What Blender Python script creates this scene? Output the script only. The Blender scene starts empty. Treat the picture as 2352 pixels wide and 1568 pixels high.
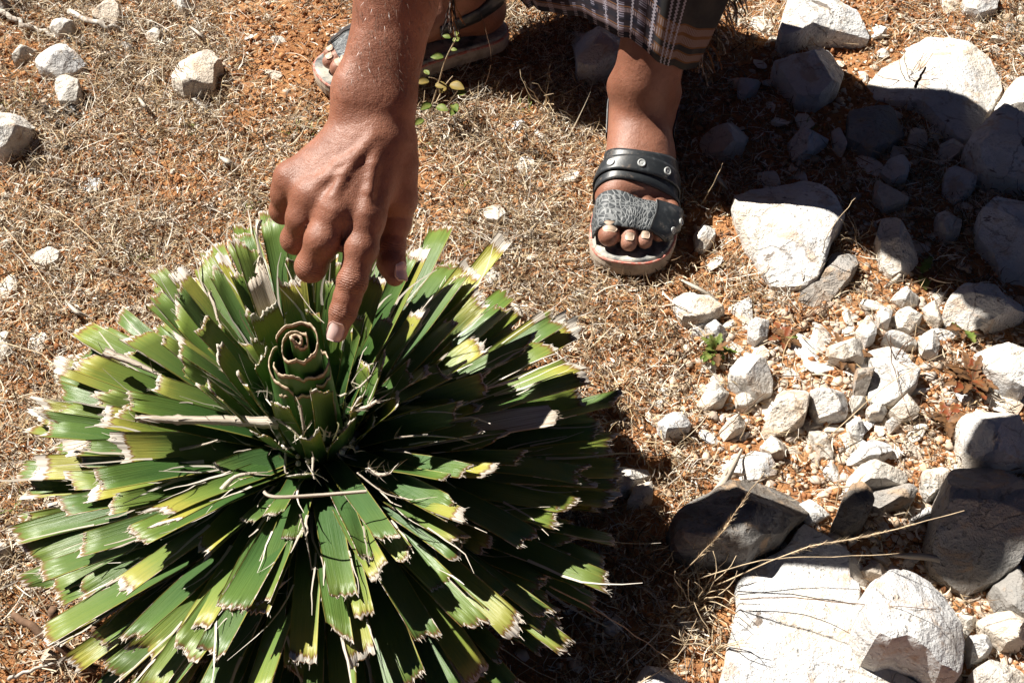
import bpy, bmesh, math, random
import numpy as np
from mathutils import Vector, Matrix, noise as mnoise

S = bpy.context.scene
COL = S.collection
PI = math.pi
R = math.radians
random.seed(7)
rng = np.random.default_rng(7)

# ------------------------------------------------------------------ camera, sky, sun, exposure
CAM_H, PITCH, LENS = 0.994, 50.0, 42.0
cam_d = bpy.data.cameras.new('camera'); cam = bpy.data.objects.new('camera', cam_d); COL.objects.link(cam)
cam_d.lens = LENS; cam_d.sensor_width = 36.0; cam_d.clip_start = 0.01; cam_d.clip_end = 500
cam.location = (0, 0, CAM_H); cam.rotation_euler = (R(90 - PITCH), 0, 0)
S.camera = cam
SUN_K = (0.70, -0.42)                      # shadow offset per metre of height
sun_vec = Vector((SUN_K[0], SUN_K[1], -1)).normalized()
SUN_EL = math.asin(-sun_vec.z)
w = bpy.data.worlds.new('World'); S.world = w; w.use_nodes = True
wn = w.node_tree
sky = wn.nodes.new('ShaderNodeTexSky'); sky.sky_type = 'NISHITA'; sky.sun_disc = False
sky.altitude = 1500; sky.air_density = 0.13; sky.dust_density = 0.1; sky.sun_elevation = SUN_EL; sky.sun_rotation = math.atan2(-SUN_K[0], -SUN_K[1]) % (2 * PI)
bg = wn.nodes['Background']; bg.inputs[1].default_value = 0.05
wn.links.new(sky.outputs[0], bg.inputs[0])
sl = bpy.data.lights.new('sun', 'SUN'); sl.energy = 5.0; sl.angle = R(0.55); sl.color = (1.0, 0.95, 0.87)
so = bpy.data.objects.new('sun', sl); COL.objects.link(so)
so.rotation_euler = sun_vec.to_track_quat('-Z', 'Y').to_euler(); so.location = (-2, 2, 4)
S.view_settings.view_transform = 'Standard'; S.view_settings.look = 'None'
S.view_settings.exposure = 1.22; S.view_settings.gamma = 1.0
S.view_settings.use_curve_mapping = False

# ------------------------------------------------------------------ helpers
CP, SP = math.cos(R(PITCH)), math.sin(R(PITCH))
FP = LENS / 36.0 * 2352
def ray(px, py):
    a, b = (px - 1176) / FP, (784 - py) / FP
    return Vector((a, CP + b * SP, -SP + b * CP))
def G(px, py, z=0.0):                       # point on the plane at height z
    r = ray(px, py); return Vector((0, 0, CAM_H)) + r * ((z - CAM_H) / r.z)
def D(px, py, t):                           # point at a distance
    return Vector((0, 0, CAM_H)) + ray(px, py) * t
def Yp(px, py, y):
    r = ray(px, py); return Vector((0, 0, CAM_H)) + r * (y / r.y)

def link(name, me, mat=None, parent=None):
    o = bpy.data.objects.new(name, me); COL.objects.link(o)
    if mat is not None and me is not None and not me.materials: me.materials.append(mat)
    if parent is not None: o.parent = parent
    return o
def empty(name, loc=(0, 0, 0)):
    o = bpy.data.objects.new(name, None); COL.objects.link(o); o.location = loc
    o.empty_display_size = 0.02
    return o
def tag(o, label, cat, group=None, kind=None):
    if label: o['label'] = label
    if cat: o['category'] = cat
    if group: o['group'] = group
    if kind: o['kind'] = kind
    return o
def mesh(name, V, F, smooth=True, uv=None, col=None):
    """V (n,3), F (m,3|4) arrays or lists"""
    me = bpy.data.meshes.new(name)
    V = np.asarray(V, dtype=np.float32)
    if isinstance(F, np.ndarray):
        k = F.shape[1]; m = F.shape[0]
        me.vertices.add(len(V)); me.vertices.foreach_set('co', V.ravel())
        me.loops.add(m * k); me.loops.foreach_set('vertex_index', F.astype(np.int32).ravel())
        me.polygons.add(m); me.polygons.foreach_set('loop_start', np.arange(0, m * k, k, dtype=np.int32))
        try: me.polygons.foreach_set('loop_total', np.full(m, k, dtype=np.int32))
        except Exception: pass
        me.update(calc_edges=True)
    else:
        me.from_pydata([tuple(map(float, v)) for v in V], [], [tuple(f) for f in F])
    if smooth: me.polygons.foreach_set('use_smooth', np.ones(len(me.polygons), dtype=bool))
    li = np.empty(len(me.loops), dtype=np.int32); me.loops.foreach_get('vertex_index', li)
    if uv is not None:
        ul = me.uv_layers.new(name='UVMap'); ul.data.foreach_set('uv', np.asarray(uv, dtype=np.float32)[li].ravel())
    if col is not None:
        ca = me.color_attributes.new('col', 'FLOAT_COLOR', 'POINT')
        c = np.ones((len(V), 4), dtype=np.float32); c[:, :3] = col; ca.data.foreach_set('color', c.ravel())
    me.validate(); me.update()
    return me

def vnoise(P, seed=0):
    """vectorised 3d value noise, -1..1"""
    P = np.asarray(P, dtype=np.float64) + seed * 17.37
    i = np.floor(P).astype(np.int64); f = P - i; f = f * f * (3 - 2 * f)
    def h(ix, iy, iz):
        n = (ix * 374761393 + iy * 668265263 + iz * 2147483647 + seed * 144665) & 0x7fffffff
        n = ((n ^ (n >> 13)) * 1274126177) & 0x7fffffff
        n = ((n ^ (n >> 16)) * 668265263) & 0x7fffffff
        return (n & 0xffff) / 32767.5 - 1
    x, y, z = i[..., 0], i[..., 1], i[..., 2]; fx, fy, fz = f[..., 0], f[..., 1], f[..., 2]
    def L(a, b, t): return a + (b - a) * t
    return L(L(L(h(x, y, z), h(x + 1, y, z), fx), L(h(x, y + 1, z), h(x + 1, y + 1, z), fx), fy),
             L(L(h(x, y, z + 1), h(x + 1, y, z + 1), fx), L(h(x, y + 1, z + 1), h(x + 1, y + 1, z + 1), fx), fy), fz)
def fbm(P, seed=0, o=4):
    P = np.asarray(P, dtype=np.float64); s = 0; a = 1.0
    for k in range(o): s = s + a * vnoise(P * 2 ** k, seed + k); a *= 0.5
    return s

# ---- shader helper
class NT:
    def __init__(s, name):
        s.m = bpy.data.materials.new(name); s.m.use_nodes = True; s.t = s.m.node_tree
        s.out = s.t.nodes['Material Output']; s.b = s.t.nodes['Principled BSDF']
    def n(s, typ, ins=None, **props):
        nd = s.t.nodes.new('ShaderNode' + typ)
        for k, v in props.items(): setattr(nd, k, v)
        for k, v in (ins or {}).items(): s.set(nd.inputs[k], v)
        return nd
    def set(s, sock, v):
        if isinstance(v, bpy.types.NodeSocket): s.t.links.new(v, sock)
        elif isinstance(v, bpy.types.Node): s.t.links.new(v.outputs[0], sock)
        else:
            if sock.type == 'RGBA' and len(v) == 3: v = (*v, 1)
            sock.default_value = v
    def math(s, op, a, b=0.0, c=0.0, clamp=False):
        nd = s.n('Math', operation=op, use_clamp=clamp); s.set(nd.inputs[0], a); s.set(nd.inputs[1], b)
        s.set(nd.inputs[2], c); return nd.outputs[0]
    def mix(s, f, a, b, mode='MIX'):
        nd = s.n('Mix', data_type='RGBA', blend_type=mode); s.set(nd.inputs[0], f)
        s.set(nd.inputs[6], a); s.set(nd.inputs[7], b); return nd.outputs[2]
    def ramp(s, f, stops, interp='LINEAR'):
        nd = s.n('ValToRGB'); nd.color_ramp.interpolation = interp; s.set(nd.inputs[0], f); e = nd.color_ramp.elements
        while len(e) < len(stops): e.new(0.5)
        for el, (p, c) in zip(e, stops):
            el.position = p; el.color = (*c, 1) if hasattr(c, '__len__') else (c, c, c, 1)
        return nd.outputs[0]
    def noise(s, vec, scale, detail=4, rough=0.55, dist=0.0):
        nd = s.n('TexNoise', {'Scale': scale, 'Detail': detail, 'Roughness': rough, 'Distortion': dist})
        if vec is not None: s.set(nd.inputs['Vector'], vec)
        return nd.outputs[0]
    def bump(s, h, strength=0.5, dist=0.002, prev=None):
        nd = s.n('Bump', {'Strength': strength, 'Distance': dist, 'Height': h})
        if prev is not None: s.set(nd.inputs['Normal'], prev)
        return nd.outputs[0]
    def sstep(s, x, lo, hi):
        nd = s.n('MapRange', {'Value': x, 'From Min': lo, 'From Max': hi}, interpolation_type='SMOOTHSTEP')
        return nd.outputs[0]
    def fin(s, col=None, rough=None, spec=None, normal=None):
        if col is not None: s.set(s.b.inputs['Base Color'], col)
        if rough is not None: s.set(s.b.inputs['Roughness'], rough)
        if spec is not None: s.set(s.b.inputs['Specular IOR Level'], spec)
        if normal is not None: s.set(s.b.inputs['Normal'], normal)
        return s.m

def mat_soil():
    t = NT('soil'); g = t.n('NewGeometry').outputs['Position']
    n1 = t.noise(g, 9, 5); n2 = t.noise(g, 70, 6, 0.65); n3 = t.noise(g, 420, 4, 0.7)
    c = t.ramp(n1, [(0.3, (0.27, 0.12, 0.048)), (0.55, (0.43, 0.215, 0.09)), (0.75, (0.52, 0.315, 0.165))])
    c = t.mix(t.sstep(n2, 0.42, 0.62), c, (0.29, 0.13, 0.058))
    c = t.mix(t.sstep(n3, 0.58, 0.7), c, (0.52, 0.33, 0.19))
    c = t.mix(t.sstep(n3, 0.42, 0.3), c, (0.12, 0.05, 0.024))
    b = t.bump(n2, 0.9, 0.006); b = t.bump(n3, 1.0, 0.0022, b)
    return t.fin(c, 0.95, 0.1, b)
def mat_col(name, rough=0.8, spec=0.2, transl=0.0):
    t = NT(name); a = t.n('Attribute', attribute_name='col').outputs['Color']
    t.fin(a, rough, spec)
    if transl:
        tr = t.n('BsdfTranslucent', {'Color': a}); mx = t.n('MixShader', {0: transl, 1: t.b.outputs[0], 2: tr.outputs[0]})
        t.t.links.new(mx.outputs[0], t.out.inputs[0])
    return t.m
def mat_stone(name, base, warm, pale, lichen=0.3, spots=0.3, pale_amt=0.6):
    t = NT(name); tc = t.n('TexCoord').outputs['Object']; oi = t.n('ObjectInfo')
    v = t.n('VectorMath', operation='ADD'); t.set(v.inputs[0], tc)
    rv = t.n('CombineXYZ', {0: t.math('MULTIPLY', oi.outputs['Random'], 37.0), 1: t.math('MULTIPLY', oi.outputs['Random'], 11.0)})
    t.set(v.inputs[1], rv.outputs[0]); p = v.outputs[0]
    n0 = t.noise(p, 7, 4, 0.6, 0.4); n1 = t.noise(p, 15, 6, 0.65); n2 = t.noise(p, 60, 6, 0.7); n3 = t.noise(p, 320, 4, 0.7); n4 = t.noise(p, 21, 4, 0.6, 0.8); n5 = t.noise(p, 34, 5, 0.65, 0.5)
    c = t.mix(t.sstep(n0, 0.40, 0.60), base, warm)
    c = t.mix(t.math('MULTIPLY', t.sstep(n1, 0.50, 0.62), pale_amt), c, pale)
    c = t.mix(t.math('MULTIPLY', t.sstep(n2, 0.54, 0.68), 0.5), c, tuple(x * 0.55 for x in base))
    c = t.mix(t.math('MULTIPLY', t.sstep(n5, 0.53, 0.66), 0.55), c, (0.44, 0.29, 0.17))
    dv = t.n('VectorMath', operation='ADD'); t.set(dv.inputs[0], p); t.set(dv.inputs[1], t.n('CombineXYZ', {0: t.math('MULTIPLY', n1, .05), 1: t.math('MULTIPLY', n0, .05), 2: t.math('MULTIPLY', n5, .03)}).outputs[0])
    ck = t.n('TexVoronoi', {'Vector': dv.outputs[0], 'Scale': 17.0, 'Randomness': 1.0}, feature='DISTANCE_TO_EDGE').outputs[0]
    crack = t.math('MULTIPLY', t.sstep(ck, .022, .004), t.sstep(n4, .46, .56))
    c = t.mix(t.math('MULTIPLY', crack, .4), c, (0.16, 0.11, 0.075))
    c = t.mix(t.math('MULTIPLY', t.sstep(n4, 0.70 - 0.10 * lichen, 0.73 - 0.10 * lichen), 0.85), c, (0.13, 0.10, 0.08))
    c = t.mix(t.math('MULTIPLY', t.sstep(n3, 0.62, 0.70), spots), c, (0.12, 0.10, 0.08))
    b = t.bump(n1, 0.6, 0.012); b = t.bump(n5, 0.5, 0.006, b); b = t.bump(t.math('SUBTRACT', 1.0, crack), 0.6, 0.003, b)
    pit = t.n('TexVoronoi', {'Vector': p, 'Scale': 130.0, 'Randomness': 1.0}).outputs[0]; pm_ = t.math('MULTIPLY', t.sstep(pit, .32, .12), t.sstep(n1, .50, .60)); b = t.bump(t.math('SUBTRACT', 1.0, pm_), 0.8, 0.002, b)
    c = t.mix(t.math('MULTIPLY', pm_, .5), c, (0.20, 0.155, 0.115)); b = t.bump(n2, 1.0, 0.0045, b); b = t.bump(n3, 0.8, 0.0012, b)
    return t.fin(c, 0.92, 0.12, b)
M = {}
M['soil'] = mat_soil()
M['litter'] = mat_col('dry_litter', 0.75, 0.25, 0.12)
M['crumb'] = mat_col('soil_crumb', 0.95, 0.1)
M['lime'] = mat_stone('limestone', (0.54, 0.535, 0.53), (0.62, 0.57, 0.50), (0.74, 0.725, 0.69), 0.35, 0.3, 0.8)
M['lime_warm'] = mat_stone('limestone_warm', (0.59, 0.51, 0.42), (0.56, 0.53, 0.48), (0.70, 0.64, 0.56), 0.2, 0.4)
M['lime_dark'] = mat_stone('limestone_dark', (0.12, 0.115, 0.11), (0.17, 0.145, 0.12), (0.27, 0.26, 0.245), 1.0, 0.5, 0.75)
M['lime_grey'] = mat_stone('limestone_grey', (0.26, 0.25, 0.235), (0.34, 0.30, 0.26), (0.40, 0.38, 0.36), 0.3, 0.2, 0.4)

# ------------------------------------------------------------------ ground
def gz(x, y):
    P = np.stack([np.asarray(x, float), np.asarray(y, float), np.zeros_like(np.asarray(x, float))], -1)
    return 0.010 * vnoise(P * 3.1, 3) + 0.0055 * vnoise(P * 11, 4) + 0.0022 * vnoise(P * 34, 5)
def build_ground():
    def axis(lo, hi, step, far):
        a = list(np.arange(lo, hi + 1e-6, step)); s = step
        up = a[-1]; dn = a[0]; U = []; Dn = []
        while up < far: s *= 1.35; up += s; U.append(up)
        s = step
        while dn > -far: s *= 1.35; dn -= s; Dn.append(dn)
        return np.array(Dn[::-1] + a + U)
    X = axis(-0.95, 1.0, 0.005, 60); Y = axis(0.25, 1.75, 0.005, 60)
    xx, yy = np.meshgrid(X, Y); nx, ny = len(X), len(Y)
    z = gz(xx, yy)
    P = np.stack([xx, yy, 0 * xx], -1)
    near = (np.abs(xx) < 1.3) & (yy > -0.2) & (yy < 2.1)
    z += np.where(near, 0.0022 * vnoise(P * 85, 8) + 0.0013 * vnoise(P * 190, 9), 0)
    V = np.stack([xx, yy, z], -1).reshape(-1, 3)
    i = np.arange(nx * ny).reshape(ny, nx)
    F = np.stack([i[:-1, :-1], i[:-1, 1:], i[1:, 1:], i[1:, :-1]], -1).reshape(-1, 4)
    o = link('ground', mesh('ground', V, F), M['soil']); o['kind'] = 'structure'
build_ground()

# ------------------------------------------------------------------ stones
STONE_POLYS = []
def stone_mesh(name, poly, h, seed, rough=1.0, seg=56):
    P = np.array([(p.x, p.y) for p in poly]); c = P.mean(0)
    # area centroid
    x, y = P[:, 0], P[:, 1]; x2, y2 = np.roll(x, -1), np.roll(y, -1); cr = x * y2 - x2 * y; A = cr.sum() / 2
    if abs(A) > 1e-9: c = np.array([((x + x2) * cr).sum() / (6 * A), ((y + y2) * cr).sum() / (6 * A)])
    ang = np.linspace(0, 2 * PI, seg, endpoint=False); r = np.zeros(seg)
    for k, a in enumerate(ang):
        d = np.array([math.cos(a), math.sin(a)]); best = 0
        for i in range(len(P)):
            p, q = P[i] - c, P[(i + 1) % len(P)] - c; e = q - p; den = d[0] * e[1] - d[1] * e[0]
            if abs(den) < 1e-12: continue
            t = (p[0] * e[1] - p[1] * e[0]) / den; s = (p[0] * d[1] - p[1] * d[0]) / den
            if t > 0 and -1e-6 <= s <= 1 + 1e-6: best = max(best, t)
        r[k] = best if best > 0 else r[k - 1]
    Rm = math.sqrt(abs(A) / PI)
    prof = [(0.93, -0.35), (1.0, 0.0), (1.02, 0.25), (1.01, 0.48), (0.99, 0.68), (0.965, 0.82), (0.935, 0.91), (0.885, 0.965), (0.80, 0.99),
            (0.68, 1.0), (0.55, 1.005), (0.42, 1.01), (0.28, 1.01), (0.14, 1.01)]
    rg = random.Random(seed)
    rings = [np.stack([c[0] + r * s * np.cos(ang), c[1] + r * s * np.sin(ang), np.full(seg, h * z)], -1) for s, z in prof]
    V = np.concatenate(rings + [np.array([[c[0], c[1], h * 1.02]])])
    # facets: planes that trim the top
    q = (V[:, :2] - c) / Rm
    for k in range(6):
        a = rg.uniform(0, 2 * PI); n = np.array([math.cos(a), math.sin(a)])
        lim = h * (1.0 - np.maximum(0, q @ n - rg.uniform(0.0, 0.6)) * rg.uniform(0.25, 0.9))
        V[:, 2] = np.minimum(V[:, 2], lim)
    a = rg.uniform(0, 2 * PI); V[:, 2] += np.where(V[:, 2] > 0, (q @ np.array([math.cos(a), math.sin(a)])) * h * 0.12, 0)
    out = V - np.array([c[0], c[1], 0.2 * h]); out /= np.linalg.norm(out, axis=1, keepdims=True) + 1e-9
    amp = min(Rm * .4, max(h * 1.3, Rm * .16))
    dsp = 0.085 * amp * fbm(V / (Rm * 0.75), seed, 3) + 0.05 * amp * rough * fbm(V / (Rm * 0.22), seed + 5, 4) - 0.05 * amp * rough * np.abs(fbm(V / (Rm * 0.5) * np.array([1, 1, 2.5]), seed + 21, 3))
    # ledges / pits
    dsp -= 0.10 * amp * rough * np.clip(vnoise(V / (Rm * 0.33), seed + 11) - 0.35, 0, 1)
    V = V + out * dsp[:, None]
    n = len(prof); F = []
    for k in range(n - 1):
        for j in range(seg):
            j2 = (j + 1) % seg; F.append((k * seg + j, k * seg + j2, (k + 1) * seg + j2, (k + 1) * seg + j))
    top = n * seg
    for j in range(seg): F.append(((n - 1) * seg + j, (n - 1) * seg + (j + 1) % seg, top))
    base = np.array([c[0], c[1], float(gz(np.array(c[0]), np.array(c[1])))])
    me = mesh(name, V - np.array([c[0], c[1], 0]), F)
    me.set_sharp_from_angle(angle=R(32))
    return me, base
def stone(pts, h, mat, label, name='stone', seed=None, rough=1.0, group=None, seg=56, sink=0.0):
    seed = seed if seed is not None else len(STONE_POLYS) * 7 + 3
    h = h * .8; poly = [G(x, y, h * 0.6) for x, y in pts]
    me, base = stone_mesh(name, poly, h, seed, rough, seg)
    o = link(name, me, M[mat]); o.location = base - np.array([0, 0, sink])
    tag(o, label, 'stone', group)
    STONE_POLYS.append(np.array([(p.x, p.y) for p in poly]))
    return o
def c6(l): return [(1568 + .5 * x, .5 * y) for x, y in l]
def c3(l): return [(1176 + .25 * x, .25 * y) for x, y in l]
def c7(l): return [(1372 + .4167 * x, 588 + .4167 * y) for x, y in l]
def c8(l): return [(1372 + .4167 * x, 980 + .4167 * y) for x, y in l]
def cl(l): return [(.3125 * x, .3125 * y) for x, y in l]

ST = [
 # --- upper right
 (c6([(440,150),(460,180),(520,170),(590,140),(700,140),(870,135),(830,80),(800,30),(770,-10),(690,-60),(500,-50),(460,60)]), .05, 'lime', 'large flat pale slab cut by the top edge, right of the woven cloth'),
 (c6([(420,260),(470,230),(560,160),(620,160),(700,190),(760,250),(750,300),(730,350),(640,410),(540,400),(470,330)]), .06, 'lime', 'angular stone below the top slab, lit on top and shaded below'),
 (c6([(870,310),(940,260),(1010,240),(1060,180),(1150,130),(1280,170),(1400,240),(1490,340),(1470,390),(1440,450),(1400,520),(1370,600),(1300,620),(1200,540),(1100,440),(1000,410),(900,380)]), .045, 'lime', 'broad low white slab at upper right, its lower end in shadow'),
 (c6([(1310,650),(1380,570),(1480,490),(1568,460),(1720,470),(1750,700),(1650,820),(1450,800),(1370,760)]), .075, 'lime', 'shaded bluish boulder at the right edge below the broad white slab'),
 (c6([(1450,450),(1500,390),(1568,360),(1680,380),(1700,450),(1560,475)]), .055, 'lime', 'small white stone at the right edge beside the broad white slab'),
 (c6([(230,905),(310,880),(450,860),(560,835),(640,860),(690,920),(740,1020),(700,1080),(680,1140),(650,1230),(620,1280),(540,1298),(420,1275),(380,1230),(340,1160),(290,1090),(250,1020)]), .05, 'lime', 'bright white angular slab right of the sandal'),
 (c6([(690,1170),(790,1180),(800,1240),(760,1310),(680,1380),(600,1400),(520,1370),(560,1330),(620,1310),(650,1260)]), .026, 'lime_grey', 'thin grey slab tucked under the bright white angular slab'),
 (c6([(880,1120),(900,1040),(960,1060),(1030,1120),(1090,1190),(1070,1240),(960,1265),(910,1220)]), .045, 'lime_warm', 'rounded stone crossed by the shadow edge, right of the grey slab'),
 (c6([(1200,1430),(1220,1370),(1290,1310),(1400,1340),(1450,1390),(1580,1400),(1580,1450),(1440,1480),(1330,1500),(1240,1470)]), .05, 'lime', 'white block near the right edge, halved by a straight shadow edge'),
 (c6([(50,1080),(90,1040),(150,1050),(150,1090),(100,1145),(60,1140)]), .024, 'lime', 'small white stone just right of the sandal toe'),
 ([(1545,690),(1570,673),(1613,675),(1668,710),(1638,730),(1598,742),(1568,738),(1548,712)], .026, 'lime_warm', 'flat cream stone alone on the soil below the sandal'),
 ([(1610,300),(1640,280),(1700,265),(1725,290),(1710,325),(1660,340),(1620,325)], .04, 'lime_warm', 'brownish stone in deep shade right of the ankle'),
 (c6([(490,620),(560,580),(660,560),(680,610),(600,670),(520,680)]), .035, 'lime', 'flat wedge-shaped stone in the shade left of the dark grey slab'),
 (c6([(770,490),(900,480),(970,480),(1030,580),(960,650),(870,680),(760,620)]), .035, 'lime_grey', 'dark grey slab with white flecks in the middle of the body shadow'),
 (c6([(1350,1000),(1420,930),(1568,950),(1700,1000),(1700,1280),(1568,1290),(1500,1250),(1440,1160),(1370,1100)]), .06, 'lime', 'mottled boulder in shade at the right edge, level with the bright slab'),
 (c6([(1160,1000),(1220,970),(1280,1020),(1270,1080),(1200,1105),(1160,1060)]), .03, 'lime_warm', 'small round stone in shade left of the mottled boulder'),
 (c6([(880,850),(960,840),(1050,890),(1030,940),(930,960),(880,910)]), .028, 'lime_warm', 'low brown stone in shade just right of the bright slab top corner'),
 (c6([(940,740),(1010,710),(1050,760),(1030,820),(960,820),(910,780)]), .028, 'lime', 'small bluish stone in shade below the dark grey slab'),
 (c6([(1200,800),(1300,780),(1350,810),(1340,870),(1260,910),(1200,870)]), .03, 'lime', 'squarish stone in shade under the bluish boulder'),
 (c6([(690,580),(720,580),(760,650),(740,684),(700,660)]), .02, 'lime', 'narrow upright chip in shade between wedge stone and dark slab'),
 (c6([(260,340),(310,330),(374,320),(354,370),(300,404),(260,390)]), .026, 'lime', 'small pale stone in shade beside the cloth fringe'),
 (c6([(1050,580),(1110,570),(1130,640),(1070,670),(1040,630)]), .024, 'lime_warm', 'small brown stone in shade right of the dark grey slab'),
 (c6([(1190,640),(1280,630),(1300,680),(1230,715),(1180,690)]), .024, 'lime_warm', 'small reddish stone in shade touching the bluish boulder'),
 (c3([(520,165),(620,180),(760,215),(960,250),(1095,330),(1050,460),(960,540),(750,600),(590,560),(590,440),(575,290)]), .055, 'lime', 'stone under the cloth hem between the legs, only its left rim lit'),
 # --- rubble field
 (c7([(590,390),(650,360),(720,410),(700,460),(640,450)]), .02, 'lime', 'small flat white stone below the flat cream stone'),
 (c7([(830,390),(880,355),(950,370),(940,440),(870,475),(830,450)]), .024, 'lime', 'white stone at the upper left of the rubble beside dry sprigs'),
 (c7([(730,610),(780,540),(860,525),(930,580),(975,660),(970,720),(880,765),(790,720),(730,670)]), .04, 'lime', 'smooth egg-shaped white stone at the left of the rubble'),
 (c7([(1270,500),(1340,470),(1450,475),(1480,520),(1470,570),(1360,580),(1280,560)]), .034, 'lime_warm', 'oblong cream stone with dark dead leaves beneath it'),
 (c7([(900,940),(960,850),(990,760),(1050,700),(1150,710),(1170,790),(1150,880),(1060,930),(950,950)]), .04, 'lime_warm', 'largest cream stone in the middle of the rubble'),
 (c7([(1170,740),(1240,730),(1370,730),(1390,800),(1380,870),(1220,880),(1180,820)]), .036, 'lime', 'square greyish stone right of the largest cream stone'),
 (c7([(1490,520),(1600,490),(1690,520),(1730,590),(1780,640),(1760,720),(1700,760),(1640,800),(1560,815),(1500,770),(1510,650)]), .03, 'lime', 'broad flat pale stone in the right of the rubble'),
 (c7([(1420,640),(1500,615),(1520,650),(1490,740),(1420,760)]), .035, 'lime_grey', 'grey tilted chip against the broad flat pale stone'),
 (c7([(1610,850),(1700,780),(1780,820),(1770,870),(1680,895)]), .026, 'lime_warm', 'triangular cream stone below the broad flat pale stone'),
 (c7([(1480,840),(1540,800),(1600,850),(1580,880),(1500,885)]), .022, 'lime', 'small white stone left of the triangular cream stone'),
 (c7([(1390,790),(1460,770),(1490,810),(1410,850)]), .02, 'lime', 'small oval stone touching the square greyish stone'),
 (c7([(550,790),(600,740),(690,710),(740,720),(700,800),(600,830)]), .026, 'lime_warm', 'pitted stone just below the egg-shaped white stone'),
 (c7([(330,910),(380,870),(480,865),(525,910),(500,960),(380,990),(340,950)]), .03, 'lime', 'lone lumpy stone on soil at the left of the rubble'),
 (c7([(675,930),(760,880),(820,890),(810,950),(700,985)]), .026, 'lime_warm', 'wedge of cream stone right of the lone lumpy stone'),
 (c7([(760,770),(850,750),(880,790),(820,835),(770,820)]), .02, 'lime_warm', 'small cream stone under the right end of the egg-shaped stone'),
 (c7([(1370,900),(1440,885),(1480,960),(1460,1010),(1400,980)]), .024, 'lime', 'rounded white stone below the small oval stone'),
 (c7([(1170,940),(1230,950),(1310,1050),(1310,1085),(1250,1080),(1170,990)]), .02, 'lime_warm', 'slim slanting cream stone below the square greyish stone'),
 (c7([(900,1030),(990,970),(1050,1020),(1040,1080),(960,1090)]), .022, 'lime_warm', 'cream stone directly below the largest cream stone'),
 (c7([(1380,1080),(1480,1030),(1520,990),(1620,1030),(1630,1080),(1560,1120),(1400,1115)]), .024, 'lime', 'long knobbly white stone low in the rubble'),
 (c7([(1360,1280),(1400,1180),(1460,1130),(1560,1120),(1690,1150),(1720,1220),(1680,1250),(1500,1240)]), .04, 'lime_warm', 'long creased stone just above the arm shadow'),
 (c7([(1790,1260),(1800,1170),(1900,1150),(1940,1200),(1900,1290),(1830,1320)]), .03, 'lime_warm', 'cream stone wedged against the big dark round boulder'),
 (c7([(1590,910),(1640,890),(1670,930),(1620,960)]), .018, 'lime', 'small white nugget below the triangular cream stone'),
 (c7([(1760,470),(1830,440),(1880,500),(1870,560),(1790,540)]), .026, 'lime', 'white stone with a dark hollow at the top right of the rubble'),
 (c7([(1560,470),(1640,430),(1740,450),(1760,500),(1690,515),(1600,485)]), .024, 'lime', 'pale stone with dark specks above the broad flat pale stone'),
 (c7([(1420,410),(1470,370),(1530,380),(1530,460),(1480,490)]), .026, 'lime', 'white stone above the oblong cream stone'),
 (c7([(1530,340),(1580,290),(1620,330),(1600,400),(1550,395)]), .024, 'lime', 'upright white stone at the top of the rubble'),
 (c7([(1630,340),(1680,300),(1790,310),(1780,370),(1720,420),(1650,400)]), .028, 'lime_warm', 'rough porous stone left of the halved white block'),
 (c7([(1610,250),(1660,210),(1770,230),(1760,280),(1680,290)]), .022, 'lime', 'flat stone left of the halved white block corner'),
 (c7([(1790,290),(1850,280),(1910,360),(1880,390),(1820,350)]), .022, 'lime_warm', 'small tapered stone touching the halved white block'),
 (c7([(2080,520),(2150,490),(2250,500),(2352,520),(2400,600),(2352,760),(2250,720),(2150,640)]), .05, 'lime', 'boulder at right edge behind the red-leaved rosette'),
 (c7([(1990,900),(2060,830),(2180,820),(2280,860),(2352,920),(2420,1000),(2420,1100),(2200,1130),(2100,1130),(2030,1080),(2010,1000)]), .06, 'lime', 'white boulder at right below the red-leaved rosette, partly shaded'),
 # --- lower right
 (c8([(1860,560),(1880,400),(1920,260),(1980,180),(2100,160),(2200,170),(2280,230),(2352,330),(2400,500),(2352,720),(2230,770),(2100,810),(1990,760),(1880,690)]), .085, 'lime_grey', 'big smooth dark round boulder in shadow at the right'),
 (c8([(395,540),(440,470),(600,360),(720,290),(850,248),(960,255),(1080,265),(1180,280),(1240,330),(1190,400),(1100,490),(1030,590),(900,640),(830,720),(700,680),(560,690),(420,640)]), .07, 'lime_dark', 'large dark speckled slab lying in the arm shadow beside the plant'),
 (c8([(640,1480),(700,1300),(780,1000),(760,830),(900,740),(1050,650),(1130,520),(1280,600),(1400,700),(1380,820),(1450,880),(1440,1000),(1430,1130),(1470,1250),(1560,1320),(1700,1350),(1850,1411),(1880,1560),(700,1560)]), .022, 'lime', 'wide flat white bedrock slab at the bottom right'),
 (c8([(1420,980),(1470,900),(1560,840),(1660,810),(1820,850),(1930,940),(2000,1040),(2040,1180),(2040,1300),(2000,1360),(1880,1360),(1780,1290),(1650,1250),(1560,1280),(1480,1250),(1420,1130)]), .085, 'lime', 'knobbly pale boulder at bottom right with folded creases'),
 (c8([(2040,1150),(2130,1120),(2190,1190),(2170,1240),(2070,1290)]), .035, 'lime', 'small white stone right of the knobbly pale boulder'),
 (c8([(2110,1040),(2200,1000),(2352,1060),(2420,1100),(2352,1200),(2250,1200),(2130,1090)]), .04, 'lime_warm', 'cream stone in the bottom right corner under the shadow edge'),
 (c8([(2000,1030),(2080,1010),(2110,1060),(2060,1120)]), .022, 'lime', 'small chip between the knobbly boulder and the corner stone'),
 (c8([(1310,500),(1350,390),(1390,335),(1440,325),(1510,380),(1520,430),(1480,510),(1380,530)]), .05, 'lime_dark', 'pitted rounded stone in shadow right of the dark speckled slab'),
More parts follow.
